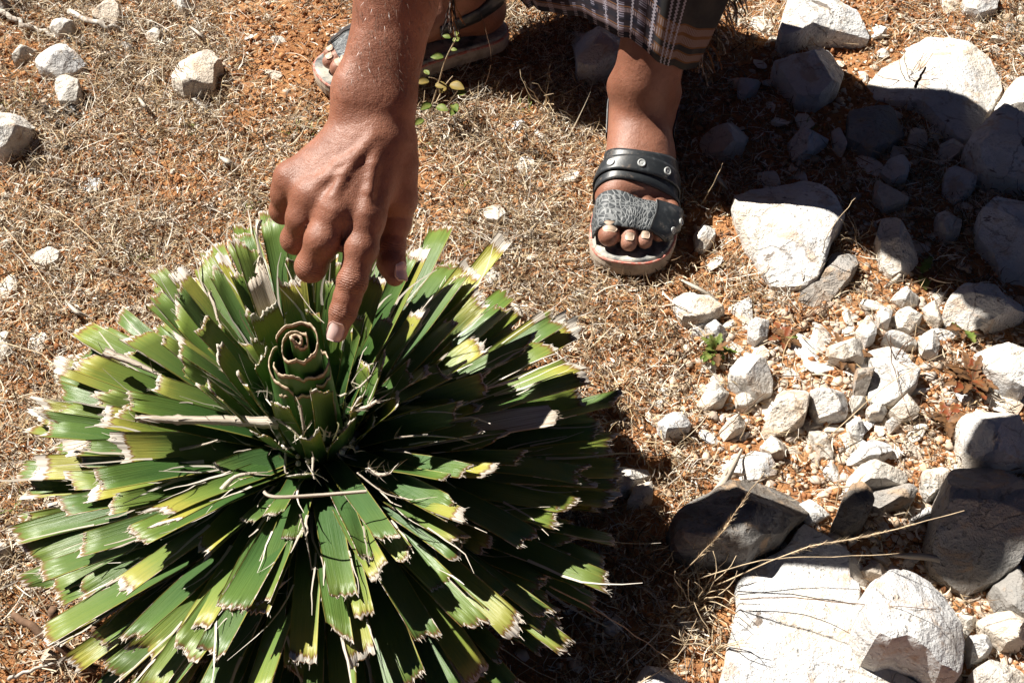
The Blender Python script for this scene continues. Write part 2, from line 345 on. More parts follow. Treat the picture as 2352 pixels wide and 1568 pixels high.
 (c8([(1500,400),(1530,340),(1740,310),(1770,350),(1740,400),(1560,430)]), .03, 'lime_grey', 'flat grey stone in shadow above the small dark pebbles'),
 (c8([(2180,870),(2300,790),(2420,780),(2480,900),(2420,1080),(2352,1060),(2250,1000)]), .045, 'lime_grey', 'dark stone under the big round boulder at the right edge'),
 (c8([(1450,760),(1520,730),(1590,760),(1630,800),(1580,830),(1490,810)]), .022, 'lime_warm', 'small cream stone above the knobbly pale boulder'),
 (c8([(40,340),(110,230),(270,215),(290,260),(180,350),(110,370)]), .03, 'lime', 'pale stone at the right edge of the plant'),
 (c8([(160,430),(200,350),(300,330),(305,390),(240,430)]), .026, 'lime_warm', 'small pale stone between the plant and the dark speckled slab'),
 (c8([(160,1460),(250,1330),(420,1310),(520,1420),(480,1500)]), .03, 'lime', 'pale stone at the bottom edge in the plant shadow'),
 (c8([(2060,1350),(2150,1290),(2300,1300),(2400,1380),(2380,1470),(2100,1480)]), .035, 'lime_warm', 'cream stone at the bottom right corner of the photo'),
 (c7([(780,1100),(860,1060),(960,1100),(1000,1180),(900,1220),(760,1200)]), .018, 'lime', 'flat pale stone behind the top of the dark speckled slab'),
 # --- left
 (cl([(670,70),(720,35),(830,30),(885,80),(890,130),(840,170),(690,150)]), .035, 'lime_warm', 'cream stone by the bleached stick at top left'),
 (cl([(1260,540),(1330,470),(1380,430),(1540,370),(1590,420),(1640,470),(1590,540),(1570,650),(1480,670),(1360,690),(1270,620)]), .04, 'lime_warm', 'largest cream stone left of the arm, with a dry sprig on it'),
 (cl([(270,500),(350,420),(440,370),(520,400),(640,480),(520,540),(440,580),(300,540)]), .035, 'lime', 'ridged white stone in the grass at upper left'),
 (cl([(410,690),(430,620),(500,575),(590,620),(600,700),(560,750),(440,760)]), .035, 'lime_warm', 'round stone above the dung pellets at upper left'),
 (cl([(-60,930),(0,900),(90,860),(160,845),(250,900),(230,960),(160,1020),(60,1100),(0,1120),(-60,1100)]), .05, 'lime', 'boulder at the left edge dappled with shade'),
 (cl([(360,220),(400,180),(500,160),(560,200),(540,250),(430,270)]), .03, 'lime_warm', 'stone half hidden under the white stick at top left'),
 (cl([(100,440),(170,350),(270,340),(280,390),(180,440),(110,480)]), .025, 'lime_warm', 'low stone left of the ridged white stone'),
 (cl([(900,350),(960,340),(980,370),(940,390)]), .014, 'lime', 'small white chip on bare soil below the bleached stick'),
 (cl([(1080,260),(1130,230),(1190,260),(1170,320),(1100,330)]), .018, 'lime_warm', 'small half-buried stone right of the bleached stick'),
 (cl([(1270,20),(1330,-10),(1400,10),(1410,60),(1340,80)]), .025, 'lime_warm', 'stone at the top edge left of the arm'),
 (cl([(0,70),(40,35),(90,60),(70,110),(10,120)]), .03, 'lime_grey', 'stone in the shaded top left corner'),
 ([(57,580),(85,566),(120,568),(142,580),(138,600),(105,613),(70,600)], .016, 'lime_warm', 'flat grey disc-shaped stone alone left of the plant'),
 ([(-10,1240),(15,1243),(26,1262),(20,1285),(-10,1292)], .025, 'lime_warm', 'small stone at the left edge beside the lower leaves'),
 ([(85,1500),(110,1488),(136,1503),(125,1527),(95,1522)], .02, 'lime_warm', 'small stone by the dark twig at bottom left'),
 ([(1255,885),(1290,862),(1312,890),(1306,940),(1262,950)], .03, 'lime', 'white stone just behind the right leaf tips'),
 ([(1110,480),(1150,470),(1165,495),(1145,515),(1112,508)], .015, 'lime_warm', 'pale half-buried stone between the hand and the sandal'),
 ([(2210,0),(2240,-25),(2300,-20),(2290,20),(2250,32),(2218,20)], .03, 'lime', 'white stone cut by the top edge near the right corner'),
]
for pts, h, m, lab in ST:
    big = (max(p[0] for p in pts) - min(p[0] for p in pts)) > 180
    stone(pts, h, m, lab, seg=88 if big else 52)
STONE_C = [(p.mean(0), np.abs(p - p.mean(0)).max()) for p in STONE_POLYS]

def in_poly(P, x, y):
    n = len(P); ins = np.zeros(len(x), bool); j = n - 1
    for i in range(n):
        xi, yi = P[i]; xj, yj = P[j]
        c = ((yi > y) != (yj > y)) & (x < (xj - xi) * (y - yi) / (yj - yi + 1e-12) + xi)
        ins ^= c; j = i
    return ins
def on_stone(x, y):
    ins = np.zeros(len(x), bool)
    for P in STONE_POLYS: ins |= in_poly(P, x, y)
    return ins
def to_px(x, y, z):
    f = y * CP - (z - CAM_H) * SP; u = y * SP + (z - CAM_H) * CP
    return 1176 + x / f * FP, 784 - u / f * FP
# ------------------------------------------------------------------ loose stone chips, gravel, soil crumbs, dry litter
def ico(sub):
    bm = bmesh.new(); bmesh.ops.create_icosphere(bm, subdivisions=sub, radius=1.0)
    V = np.array([v.co[:] for v in bm.verts]); F = np.array([[v.index for v in f.verts] for f in bm.faces]); bm.free()
    return V, F
ICO1, ICO2, ICO3 = ico(1), ico(2), ico(3)
def chip_shape(seed, base=ICO3, cuts=15):
    rg = np.random.default_rng(seed); V = base[0].copy()
    for k in range(cuts):
        n = rg.normal(size=3); n /= np.linalg.norm(n); d = rg.uniform(0.35, 0.72)
        s = V @ n; V = V - np.maximum(0, s - d)[:, None] * n
    V *= rg.uniform([0.9, 0.65, 0.35], [1.35, 1.0, 0.6])
    V += V * (0.07 * fbm(V * 2.2, seed, 3))[:, None]
    return V
CHIPS = [mesh('limestone_chip', chip_shape(s) * .0095, ICO3[1]) for s in range(40, 60)]
for m_ in CHIPS: m_.set_sharp_from_angle(angle=R(24))
for k, m_ in enumerate(CHIPS): m_.materials.append(M['lime' if k % 2 else 'lime_warm'])
def rubble_mask(px, py):
    """how stony the ground is at a place in view"""
    right = np.clip((px - 1480) / 350, 0, 1) * np.clip((py - 600) / 150, 0, 1)
    core = np.exp(-(((px - 1930) / 330) ** 2 + ((py - 930) / 230) ** 2))
    low = np.clip((px - 1850) / 200, 0, 1) * np.clip((py - 1080) / 80, 0, 1)
    top = 0.18 * np.clip((px - 1600) / 200, 0, 1) * np.clip((700 - py) / 100, 0, 1)
    return np.clip(np.maximum.reduce([0.45 * right, core, 0.9 * low, top]), 0.035, 1)
def scatter(n, xr, yr, mask, avoid=True):
    X = rng.uniform(*xr, n * 6); Y = rng.uniform(*yr, n * 6)
    px, py = to_px(X, Y, 0.0)
    ok = rng.random(len(X)) < mask(px, py)
    if avoid: ok &= ~on_stone(X, Y)
    i = np.where(ok)[0][:n]
    return X[i], Y[i]
PLANT_C = np.array([-0.165, 0.62])
def chips():
    placed = []
    X, Y = scatter(3200, (-0.75, 0.8), (0.42, 1.5), rubble_mask)
    sz = np.clip(rng.lognormal(math.log(0.0068), 0.52, len(X)), 0.0036, 0.022)
    o_ = np.argsort(-sz); n = 0
    rest = []
    for i in o_:
        x, y, s = X[i], Y[i], sz[i]
        if (x - PLANT_C[0]) ** 2 + (y - PLANT_C[1]) ** 2 < 0.17 ** 2: continue
        if any((x - a) ** 2 + (y - b) ** 2 < (0.62 * (s + c)) ** 2 for a, b, c in placed): continue
        if foot_zone(x, y, 0.02): continue
        placed.append((x, y, s))
        px, py = to_px(x, y, 0.0)
        if n < 290 and s > 0.0055:
            me = CHIPS[int(rng.integers(len(CHIPS)))]
            o = link('limestone_chip', me); n += 1
            o.location = (x, y, float(gz(np.array(x), np.array(y))) + s * 0.05); o.scale = (s / .008, s / .008, s / .008 * rng.uniform(.55, .95))
            o.rotation_euler = tuple(rng.uniform(-0.5, 0.5, 2)) + (rng.uniform(0, 6.3),)
            if px > 1500 and py > 640: tag(o, 'small pale limestone chip among the loose rubble on the right', 'stone chip', 'chips in the rubble')
            elif px > 1450: tag(o, 'small limestone chip in the shaded ground right of the ankle', 'stone chip', 'chips in the shade')
            else: tag(o, 'small pale limestone chip lying in the dry litter', 'stone chip', 'chips in the dry litter')
        else: rest.append((x, y, s))
    # fine gravel nobody could count
    gx, gy = scatter(13000, (-0.8, 0.85), (0.40, 1.55), lambda a, b: np.clip(rubble_mask(a, b) * 1.2 + 0.06, 0, 1))
    gs = np.clip(rng.lognormal(math.log(0.0022), 0.45, len(gx)), 0.0009, 0.005)
    hx, hy = scatter(4200, (0.05, 0.85), (0.42, 1.25), lambda a, b: np.clip(rubble_mask(a, b) - .12, 0, 1)); gx, gy = np.r_[gx, hx], np.r_[gy, hy]; gs = np.r_[gs, np.clip(rng.lognormal(math.log(0.0042), 0.35, len(hx)), .0025, .0085)]
    A = np.array(rest) if rest else np.zeros((0, 3))
    gx, gy, gs = np.r_[A[:, 0], gx], np.r_[A[:, 1], gy], np.r_[A[:, 2], gs]
    B = [chip_shape(70 + k, ICO1, 5) for k in range(8)]
    Vs, Cs = [], []
    var = rng.integers(0, 8, len(gx)); th = rng.uniform(0, 6.3, len(gx)); z0 = gz(gx, gy)
    Barr = np.array(B)[var]
    c, s = np.cos(th)[:, None], np.sin(th)[:, None]
    x = Barr[:, :, 0] * c - Barr[:, :, 1] * s; y = Barr[:, :, 0] * s + Barr[:, :, 1] * c
    V = np.stack([x, y, Barr[:, :, 2]], -1) * gs[:, None, None] * np.array([1, 1, .75]) + np.stack([gx, gy, z0 + gs * 0.2], -1)[:, None, :]
    tone = np.stack([rng.uniform(.38, .64, len(gx)), np.zeros(len(gx)), np.zeros(len(gx))], -1)
    wmt = rng.random(len(gx)); tone[:, 1] = tone[:, 0] * (0.86 - 0.14 * wmt); tone[:, 2] = tone[:, 0] * (0.74 - 0.26 * wmt)
    nv = V.shape[1]; F = (ICO1[1][None] + (np.arange(len(gx)) * nv)[:, None, None]).reshape(-1, 3)
    o = link('gravel', mesh('gravel', V.reshape(-1, 3), F, smooth=False, col=np.repeat(tone, nv, 0)), M['crumb'])
    tag(o, 'fine pale gravel strewn over the orange soil', 'gravel', kind='stuff')
OCT_V = np.array([(1, 0, 0), (-1, 0, 0), (0, 1, 0), (0, -1, 0), (0, 0, 1), (0, 0, -1)], float)
OCT_F = np.array([(0, 2, 4), (2, 1, 4), (1, 3, 4), (3, 0, 4), (2, 0, 5), (1, 2, 5), (3, 1, 5), (0, 3, 5)])
def crumbs():
    n = 60000
    X, Y = scatter(n, (-0.85, 0.9), (0.36, 1.6), lambda a, b: np.full(len(a), 0.8))
    n = len(X); s = np.clip(rng.lognormal(math.log(0.0016), 0.5, n), 0.0007, 0.0065)
    V = OCT_V[None] * rng.uniform(0.5, 1.3, (n, 6, 1)); th = rng.uniform(0, 6.3, n)[:, None]
    x = V[..., 0] * np.cos(th) - V[..., 1] * np.sin(th); y = V[..., 0] * np.sin(th) + V[..., 1] * np.cos(th)
    V = np.stack([x, y, V[..., 2]], -1) * s[:, None, None] + np.stack([X, Y, gz(X, Y) + s * 0.5], -1)[:, None]
    k = rng.random((n, 1)); col = np.array([.50, .25, .115]) * (1 - k) + np.array([.24, .10, .045]) * k
    F = (OCT_F[None] + (np.arange(n) * 6)[:, None, None]).reshape(-1, 3)
    o = link('soil_crumbs', mesh('soil_crumbs', V.reshape(-1, 3), F, smooth=False, col=np.repeat(col, 6, 0)), M['crumb'])
    tag(o, 'loose crumbs of orange soil', 'soil', kind='stuff')
STRAW = np.array([(.58, .49, .36), (.37, .275, .17), (.74, .68, .58), (.20, .13, .075), (.075, .047, .028), (.46, .34, .19), (.30, .255, .21)])
def strips(P0, az, el, L, W, bend, curl, col, seg=4, twist=None):
    """n curved strips: (n,3) start, azimuth, elevation, length, width"""
    n = len(az); pts = [P0]; a, e = az.copy(), el.copy(); p = P0.copy()
    lat0 = np.stack([-np.sin(az), np.cos(az), np.zeros(n)], -1)
    rows = []
    for k in range(seg + 1):
        f = k / seg; wd = W * (1 - 0.85 * f ** 2.2) * (0.65 + 0.35 * min(1, f * 4))
        d = np.stack([np.cos(e) * np.cos(a), np.cos(e) * np.sin(a), np.sin(e)], -1)
        lat = np.stack([-np.sin(a), np.cos(a), np.zeros(n)], -1)
        if twist is not None:
            up = np.cross(d, lat); lat = lat * np.cos(twist * 1.0)[:, None] + up * np.sin(twist)[:, None]
        rows.append(np.stack([p - lat * wd[:, None] / 2, p + lat * wd[:, None] / 2], 1))
        p = p + d * (L / seg)[:, None]; a = a + curl / seg; e = e + bend / seg
    V = np.stack(rows, 1).reshape(n, -1, 3)                       # n, (seg+1)*2
    q = np.array([[2 * k, 2 * k + 1, 2 * k + 3, 2 * k + 2] for k in range(seg)])
    F = (q[None] + (np.arange(n) * (seg + 1) * 2)[:, None, None]).reshape(-1, 4)
    return V.reshape(-1, 3), F, np.repeat(col, (seg + 1) * 2, 0)
def litter_mask(px, py):
    X = np.stack([px / 260, py / 260, 0 * px], -1); patch = 0.66 + 0.75 * fbm(X, 31, 3)
    base = np.where(px < 1500, 0.9, 0.75); base = np.where((px > 1620) & (py > 720), 0.22, base)
    base = np.where((px > 1250) & (px < 1500) & (py > 600), 0.75, base)
    return np.clip(base * np.clip(patch, 0.08, 1.4), 0.03, 1)
def litter():
    outs = []
    # flat lying straw bits
    n = 125000
    X, Y = scatter(n, (-0.85, 0.9), (0.36, 1.62), litter_mask); n = len(X)
    L = np.clip(rng.lognormal(math.log(0.012), 0.55, n), 0.004, 0.05); W = rng.uniform(.0006, .0018, n)
    P0 = np.stack([X, Y, gz(X, Y) + rng.uniform(0.0008, 0.013, n)], -1)
    ci = rng.choice(len(STRAW), n, p=[.17, .17, .10, .21, .17, .09, .09]); col = STRAW[ci] * rng.uniform(.8, 1.12, (n, 1))
    outs.append(strips(P0, rng.uniform(0, 6.3, n), rng.normal(0.10, 0.36, n), L, W, rng.normal(-.1, .8, n), rng.normal(0, 1.1, n), col, 3, rng.normal(0, .7, n)))
    # bleached leaf flecks
    n = 14000
    X, Y = scatter(n, (-0.85, 0.9), (0.36, 1.62), litter_mask); n = len(X)
    P0 = np.stack([X, Y, gz(X, Y) + rng.uniform(0.001, 0.005, n)], -1)
    col = STRAW[rng.choice([0, 2, 5, 3], n, p=[.35, .4, .15, .1])] * rng.uniform(.85, 1.1, (n, 1))
    outs.append(strips(P0, rng.uniform(0, 6.3, n), rng.normal(.1, .3, n), rng.uniform(.004, .013, n), rng.uniform(.0016, .0036, n), rng.normal(0, 1.2, n), rng.normal(0, .6, n), col, 3, rng.normal(0, .6, n)))
    # tufts of curly standing grass
    nt = 2600
    tx, ty = scatter(nt, (-0.85, 0.9), (0.36, 1.62), litter_mask); nt = len(tx)
    k = 9; X = np.repeat(tx, k) + rng.normal(0, .004, nt * k); Y = np.repeat(ty, k) + rng.normal(0, .004, nt * k); n = nt * k
    P0 = np.stack([X, Y, gz(X, Y)], -1)
    tone = np.repeat(STRAW[rng.choice([0, 1, 2, 3, 5], nt)], k, 0); col = tone * rng.uniform(.75, 1.15, (n, 1))
    gr = np.repeat(rng.random(nt) < 0.025, k); col[gr] = np.array([.22, .27, .07]) * rng.uniform(.7, 1.2, (gr.sum(), 1))
    outs.append(strips(P0, rng.uniform(0, 6.3, n), rng.uniform(.2, 1.3, n), rng.uniform(.008, .032, n), rng.uniform(.0005, .0012, n), rng.normal(-1.2, .9, n), rng.normal(0, 1.2, n), col, 4))
    # longer stems and fine dark twigs lying about
    n = 3600
    X, Y = scatter(n, (-0.85, 0.9), (0.36, 1.62), litter_mask); n = len(X)
    P0 = np.stack([X, Y, gz(X, Y) + rng.uniform(0.002, 0.012, n)], -1)
    col = STRAW[rng.choice([0, 2, 3, 4, 6, 1], n)] * rng.uniform(.8, 1.1, (n, 1))
    outs.append(strips(P0, rng.uniform(0, 6.3, n), rng.normal(.12, .22, n), rng.uniform(.025, .075, n), rng.uniform(.0006, .0013, n), rng.normal(-.25, .5, n), rng.normal(0, .7, n), col, 6, rng.normal(0, .5, n)))
    # sparser litter beyond the view
    n = 9000
    X = rng.uniform(-2.2, 2.2, n); Y = rng.uniform(-.8, 3.2, n); out = (np.abs(X) > .85) | (Y < .36) | (Y > 1.62); X, Y = X[out], Y[out]; n = len(X)
    P0 = np.stack([X, Y, gz(X, Y) + .002], -1); col = STRAW[rng.integers(0, 7, n)]
    outs.append(strips(P0, rng.uniform(0, 6.3, n), rng.normal(.3, .4, n), rng.uniform(.01, .05, n), rng.uniform(.001, .002, n), rng.normal(-.5, .8, n), rng.normal(0, 1, n), col, 3))
    off = 0; Vs, Fs, Cs = [], [], []
    for V, F, C in outs: Vs.append(V); Fs.append(F + off); Cs.append(C); off += len(V)
    o = link('dry_litter', mesh('dry_litter', np.concatenate(Vs), np.concatenate(Fs), True, col=np.concatenate(Cs)), M['litter'])
    tag(o, 'bleached dry grass and leaf litter covering the soil', 'dry grass', kind='stuff')

FEET = []                                    # (toe, heel, halfwidth) filled below
def foot_zone(x, y, pad=0.0):
    for (tx, ty), (hx, hy), hw in FEET:
        dx, dy = hx - tx, hy - ty; L2 = dx * dx + dy * dy; t = max(0, min(1, ((x - tx) * dx + (y - ty) * dy) / L2))
        if math.hypot(x - tx - dx * t, y - ty - dy * t) < hw + pad: return True
    return False
lt, rt = G(1445, 655, 0.0), G(726, 206, 0.0)
LF_T = np.array([lt.x, lt.y]); LF_F = np.array([-0.115, -1.0]); LF_F /= np.linalg.norm(LF_F)
RF_T = np.array([rt.x, rt.y]); RF_F = np.array([-0.93, -0.40]); RF_F /= np.linalg.norm(RF_F)
for T, Fd in ((LF_T, LF_F), (RF_T, RF_F)):
    a = T - Fd * 0.05; b = T - Fd * 0.22; FEET.append((tuple(a), tuple(b), 0.05))
chips(); crumbs(); litter()
# ------------------------------------------------------------------ the cropped rosette plant
def mat_leaf():
    t = NT('leaf'); uv = t.n('UVMap', uv_map='UVMap').outputs[0]; sp = t.n('SeparateXYZ', {0: uv}); u, v = sp.outputs[0], sp.outputs[1]
    rnd = t.n('ObjectInfo').outputs['Random']
    r7 = t.math('FRACT', t.math('MULTIPLY', rnd, 7.31)); r13 = t.math('FRACT', t.math('MULTIPLY', rnd, 13.7))
    ro = t.math('MULTIPLY', rnd, 60.0)
    fib = t.n('CombineXYZ', {0: t.math('MULTIPLY', u, 18.0), 1: t.math('MULTIPLY', v, 3.0), 2: ro}).outputs[0]
    fine = t.n('CombineXYZ', {0: t.math('MULTIPLY', u, 60.0), 1: t.math('MULTIPLY', v, 2.0), 2: ro}).outputs[0]
    blob = t.n('CombineXYZ', {0: t.math('MULTIPLY', u, 2.5), 1: t.math('MULTIPLY', v, 12.0), 2: ro}).outputs[0]
    nf, nfi, nb = t.noise(fib, 1.0, 3), t.noise(fine, 1.0, 2), t.noise(blob, 1.0, 4)
    vv = t.math('ADD', v, t.math('MULTIPLY', t.math('SUBTRACT', nf, .5), .22))
    vv = t.math('ADD', vv, t.math('MULTIPLY', t.math('SUBTRACT', r7, .62), .42))
    c = t.ramp(vv, [(0.1, (0.028, 0.076, 0.019)), (0.48, (0.052, 0.118, 0.026)), (0.72, (0.108, 0.182, 0.034)), (0.91, (0.205, 0.262, 0.044)), (1.0, (0.38, 0.36, 0.06))])
    c = t.mix(t.math('MULTIPLY', r13, 0.35), c, (0.075, 0.13, 0.055))
    c = t.mix(t.math('MULTIPLY', t.sstep(nfi, .55, .75), .35), c, (0.16, 0.22, 0.06))
    edge = t.math('ABSOLUTE', t.math('SUBTRACT', u, .5))
    c = t.mix(t.math('MULTIPLY', t.sstep(edge, .455, .485), .8), c, (0.34, 0.30, 0.07))
    c = t.mix(t.math('MULTIPLY', t.sstep(nb, .70, .74), .7), c, (0.22, 0.09, 0.03))
    # dried, torn end and dried edges
    dl = t.math('MULTIPLY_ADD', t.math('POWER', r7, 5.0), -0.05, 0.994)
    de = t.math('ADD', dl, t.math('MULTIPLY', t.math('SUBTRACT', nf, .5), .09))
    dd = t.math('SUBTRACT', v, de)
    ed = t.math('MULTIPLY_ADD', t.math('SUBTRACT', nb, .40), -0.16, .515)
    ed = t.math('ADD', ed, t.math('MULTIPLY', t.sstep(v, .45, .1), .2))
    d2 = t.math('SUBTRACT', edge, ed)
    d2 = t.math('SUBTRACT', d2, t.math('LESS_THAN', r13, .35))
    brown = t.math('MAXIMUM', t.sstep(dd, -.018, -.003), t.sstep(d2, -.012, -.002))
    brown = t.math('MULTIPLY', brown, t.math('MAXIMUM', t.math('GREATER_THAN', d2, -.0119), t.math('GREATER_THAN', dd, -.0179)))
    dry = t.math('MAXIMUM', t.sstep(dd, 0, .006), t.math('MULTIPLY', t.sstep(d2, 0, .006), t.math('GREATER_THAN', edge, .3)))
    dc = t.ramp(nfi, [(.3, (.36, .29, .22)), (.5, (.60, .54, .46)), (.7, (.70, .66, .60))])
    c = t.mix(t.math('MULTIPLY', brown, .85), c, (.20, .085, .035)); c = t.mix(dry, c, dc)
    b = t.bump(nfi, .35, .0008); b = t.bump(nf, .3, .0018, b)
    fine_g = t.noise(t.n('TexCoord').outputs['Object'], 260, 3)
    rough = t.math('ADD', t.math('MULTIPLY_ADD', dry, .42, .31), t.math('MULTIPLY', fine_g, .16))
    t.fin(c, rough, .5, b)
    tr = t.n('BsdfTranslucent', {'Color': t.mix(.5, c, (.25, .35, .03), 'MIX')})
    mx = t.n('MixShader', {0: .21, 1: t.b.outputs[0], 2: tr.outputs[0]}); t.t.links.new(mx.outputs[0], t.out.inputs[0])
    return t.m
def mat_dry():
    t = NT('dry_fibre'); tc = t.n('TexCoord').outputs['Object']
    n = t.noise(tc, 160, 4, .7); n2 = t.noise(tc, 40, 3)
    c = t.ramp(n, [(.3, (.36, .27, .18)), (.5, (.62, .56, .47)), (.75, (.72, .68, .62))]); c = t.mix(t.sstep(n2, .58, .68), c, (.30, .20, .12))
    return t.fin(c, .8, .2, t.bump(n, .6, .001))
def mat_dead():
    t = NT('dead_leaf'); uv = t.n('UVMap', uv_map='UVMap').outputs[0]; sp = t.n('SeparateXYZ', {0: uv}); rnd = t.n('ObjectInfo').outputs['Random']
    n = t.noise(t.n('CombineXYZ', {0: t.math('MULTIPLY', sp.outputs[0], 40.0), 1: t.math('MULTIPLY', sp.outputs[1], 3.0), 2: t.math('MULTIPLY', rnd, 50.0)}).outputs[0], 1.0, 3)
    c = t.ramp(n, [(.3, (.24, .17, .12)), (.48, (.50, .43, .34)), (.66, (.68, .63, .56))]); return t.fin(c, .8, .15, t.bump(n, .6, .0014))
M['leaf'] = mat_leaf(); M['dry'] = mat_dry(); M['leaf_dead'] = mat_dead()

PB = np.array([-0.170, 0.603, 0.0])             # foot of the plant
AX = np.array([0.02, -0.06, 1.0]); AX /= np.linalg.norm(AX)   # it leans a little to the front
def leaf_mesh(base, az, e0, e1, L, W, roll, seed, fibres=8, cup=0.11, jag=0.006, segs=11, dx=0.0):
    rg = np.random.default_rng(seed); NJ = 12
    us = np.linspace(-1, 1, NJ + 1); V = []; UV = []; F = []
    p = np.array(base, float); rows_t = []; rows_b = []
    end = np.cumsum(rg.normal(0, jag * .8, NJ + 1)); end -= end.mean(); end = np.clip(end, -2.2 * jag, 2.2 * jag) + rg.normal(0, jag * .35, NJ + 1)
    if rg.random() < .6: end += us * rg.uniform(-1, 1) * W * .5
    tips = []
    path = []
    for k in range(segs + 1):
        s = k / segs; e = e0 + (e1 - e0) * s; a = az + dx * s
        d = np.array([math.cos(e) * math.cos(a), math.cos(e) * math.sin(a), math.sin(e)])
        lat = np.array([-math.sin(a), math.cos(a), 0.0]); nrm = np.cross(d, lat)
        r_ = roll * s; lat, nrm = lat * math.cos(r_) + nrm * math.sin(r_), nrm * math.cos(r_) - lat * math.sin(r_)
        path.append((p.copy(), d, lat, nrm, s)); p = p + d * (L / segs)
    for side in (0, 1):
        for (p, d, lat, nrm, s) in path:
            w = W * (1.08 - 0.10 * s) * (0.82 + 0.18 * min(1, s * 3))
            for j, u in enumerate(us):
                ext = d * end[j] * max(0, (s - .8) / .2)
                th = (0.0011 * (1 - .7 * abs(u)) * (1.4 - .8 * s) + .00015) * (1 if side == 0 else -1)
                q = p + lat * u * w / 2 + nrm * (cup * w * (abs(u) ** 1.8) * (1.1 - .55 * s) + th) + ext
                q = q + nrm * 0.0012 * math.sin(7 * s + seed + 2 * u)
                V.append(q); UV.append((u * .5 + .5, s + end[j] / L * max(0, (s - .8) / .2) * .3))
    n1 = (segs + 1) * (NJ + 1); idx = lambda sd, k, j: sd * n1 + k * (NJ + 1) + j
    for k in range(segs):
        for j in range(NJ):
            F.append((idx(0, k, j), idx(0, k + 1, j), idx(0, k + 1, j + 1), idx(0, k, j + 1))[::-1])
            F.append((idx(1, k, j), idx(1, k + 1, j), idx(1, k + 1, j + 1), idx(1, k, j + 1)))
        F.append((idx(0, k, 0), idx(0, k + 1, 0), idx(1, k + 1, 0), idx(1, k, 0))[::-1]); F.append((idx(0, k, NJ), idx(0, k + 1, NJ), idx(1, k + 1, NJ), idx(1, k, NJ)))
    for j in range(NJ): F.append((idx(0, segs, j), idx(0, segs, j + 1), idx(1, segs, j + 1), idx(1, segs, j)))
    # torn fibres at the cut end and peeling along the edges
    def fib(start, dirv, latv, nv, ln, wd, lift, sg=4):
        b0 = len(V); q = start.copy(); dv = dirv.copy()
        for k in range(sg + 1):
            f = k / sg; ww = wd * (1 - .8 * f)
            V.append(q - latv * ww / 2); V.append(q + latv * ww / 2); UV.append((.3, 1.3)); UV.append((.32, 1.3))
            dv = dv + nv * lift / sg + latv * rg.normal(0, .12); dv /= np.linalg.norm(dv); q = q + dv * ln / sg
        for k in range(sg): F.append((b0 + 2 * k, b0 + 2 * k + 1, b0 + 2 * k + 3, b0 + 2 * k + 2))
    tp = path[-1]
    for _ in range(fibres):
        u = rg.uniform(-1, 1); j = int((u + 1) / 2 * NJ)
        st = tp[0] + tp[2] * u * W * .46 + tp[1] * (end[j] - .002) + tp[3] * cup * W * .5 * u * u
        fib(st, tp[1] + tp[2] * rg.normal(0, .22) + tp[3] * rg.normal(0, .2), tp[2], tp[3], rg.uniform(.0015, .007), rg.uniform(.0003, .0011), rg.normal(0, .2), 3)
    for _ in range(int(rg.choice([0, 1, 2, 3], p=[.15, .25, .3, .3]))):
        s0 = rg.uniform(.35, .85); k = int(s0 * segs); sd = rg.choice([-1, 1]); pp = path[k]
        w = W * (1.08 - .10 * s0)
        st = pp[0] + pp[2] * sd * w * .49 + pp[3] * (cup * w * (1.1 - .55 * s0) + .0012)
        fib(st, pp[1], pp[2], pp[3], rg.uniform(.05, .40) * L + .01, rg.uniform(.0010, .0036), rg.normal(.05, .10), 6)
    return V, F, UV
plant = empty('rosette_plant', PB)
tag(plant, 'spiky green rosette plant with cropped strap leaves, pointed at by the hand', 'plant')
NL = 296
GA = PI * (3 - math.sqrt(5))
leaf_n = 0
for i in range(NL):
    f = i / (NL - 1)                            # 0 = innermost
    rg = random.Random(1000 + i)
    az = i * GA + rg.gauss(0, .12)
    emax = 56 + 16 * math.sin(az)                # the far leaves stand up, the near ones lie out
    el = emax - (emax + 5) * f ** 0.62 + rg.gauss(0, 4.5)
    if f < .10 and math.sin(az) < -.15: continue
    L = 0.110 + 0.143 * min(1, f * 1.35) ** 0.8 + max(-.03, min(.016, rg.gauss(0, .014)))
    if rg.random() < .12: L *= rg.uniform(.55, .8)
    back = max(0, math.sin(az))                 # leaves at the far side stand a little shorter
    L *= .925 + .05 * back
    W = max(.011, 0.0165 + 0.0056 * min(1, f * 2) + rg.gauss(0, .0032))
    zb = 0.168 - 0.095 * f
    rad = 0.022 + 0.006 * f
    bx = PB + AX * zb + np.array([math.cos(az) * rad, math.sin(az) * rad, 0])
    dv, uvs, fs = None, None, None
    e0 = R(el + 3); e1 = R(el - 3 + rg.gauss(0, 3.5) - (rg.uniform(12, 30) if rg.random() < .04 else 0))
    # lean of the whole plant
    e0 -= R(6) * -math.sin(az) * .6; e1 -= R(6) * -math.sin(az) * .6
    V, F, UV = leaf_mesh(bx - PB, az, e0, e1, L, W, rg.gauss(0, .32), 500 + i, fibres=rg.randint(8, 16), jag=rg.uniform(.0010, .0034), dx=rg.gauss(0, .06))
    dead = rg.random() < (.022 if f > .35 else .01)
    lo = link('leaf', mesh('leaf', V, F, uv=UV), M['leaf_dead' if dead else 'leaf'], plant)
    if dead: lo['label'] = 'dried grey leaf'
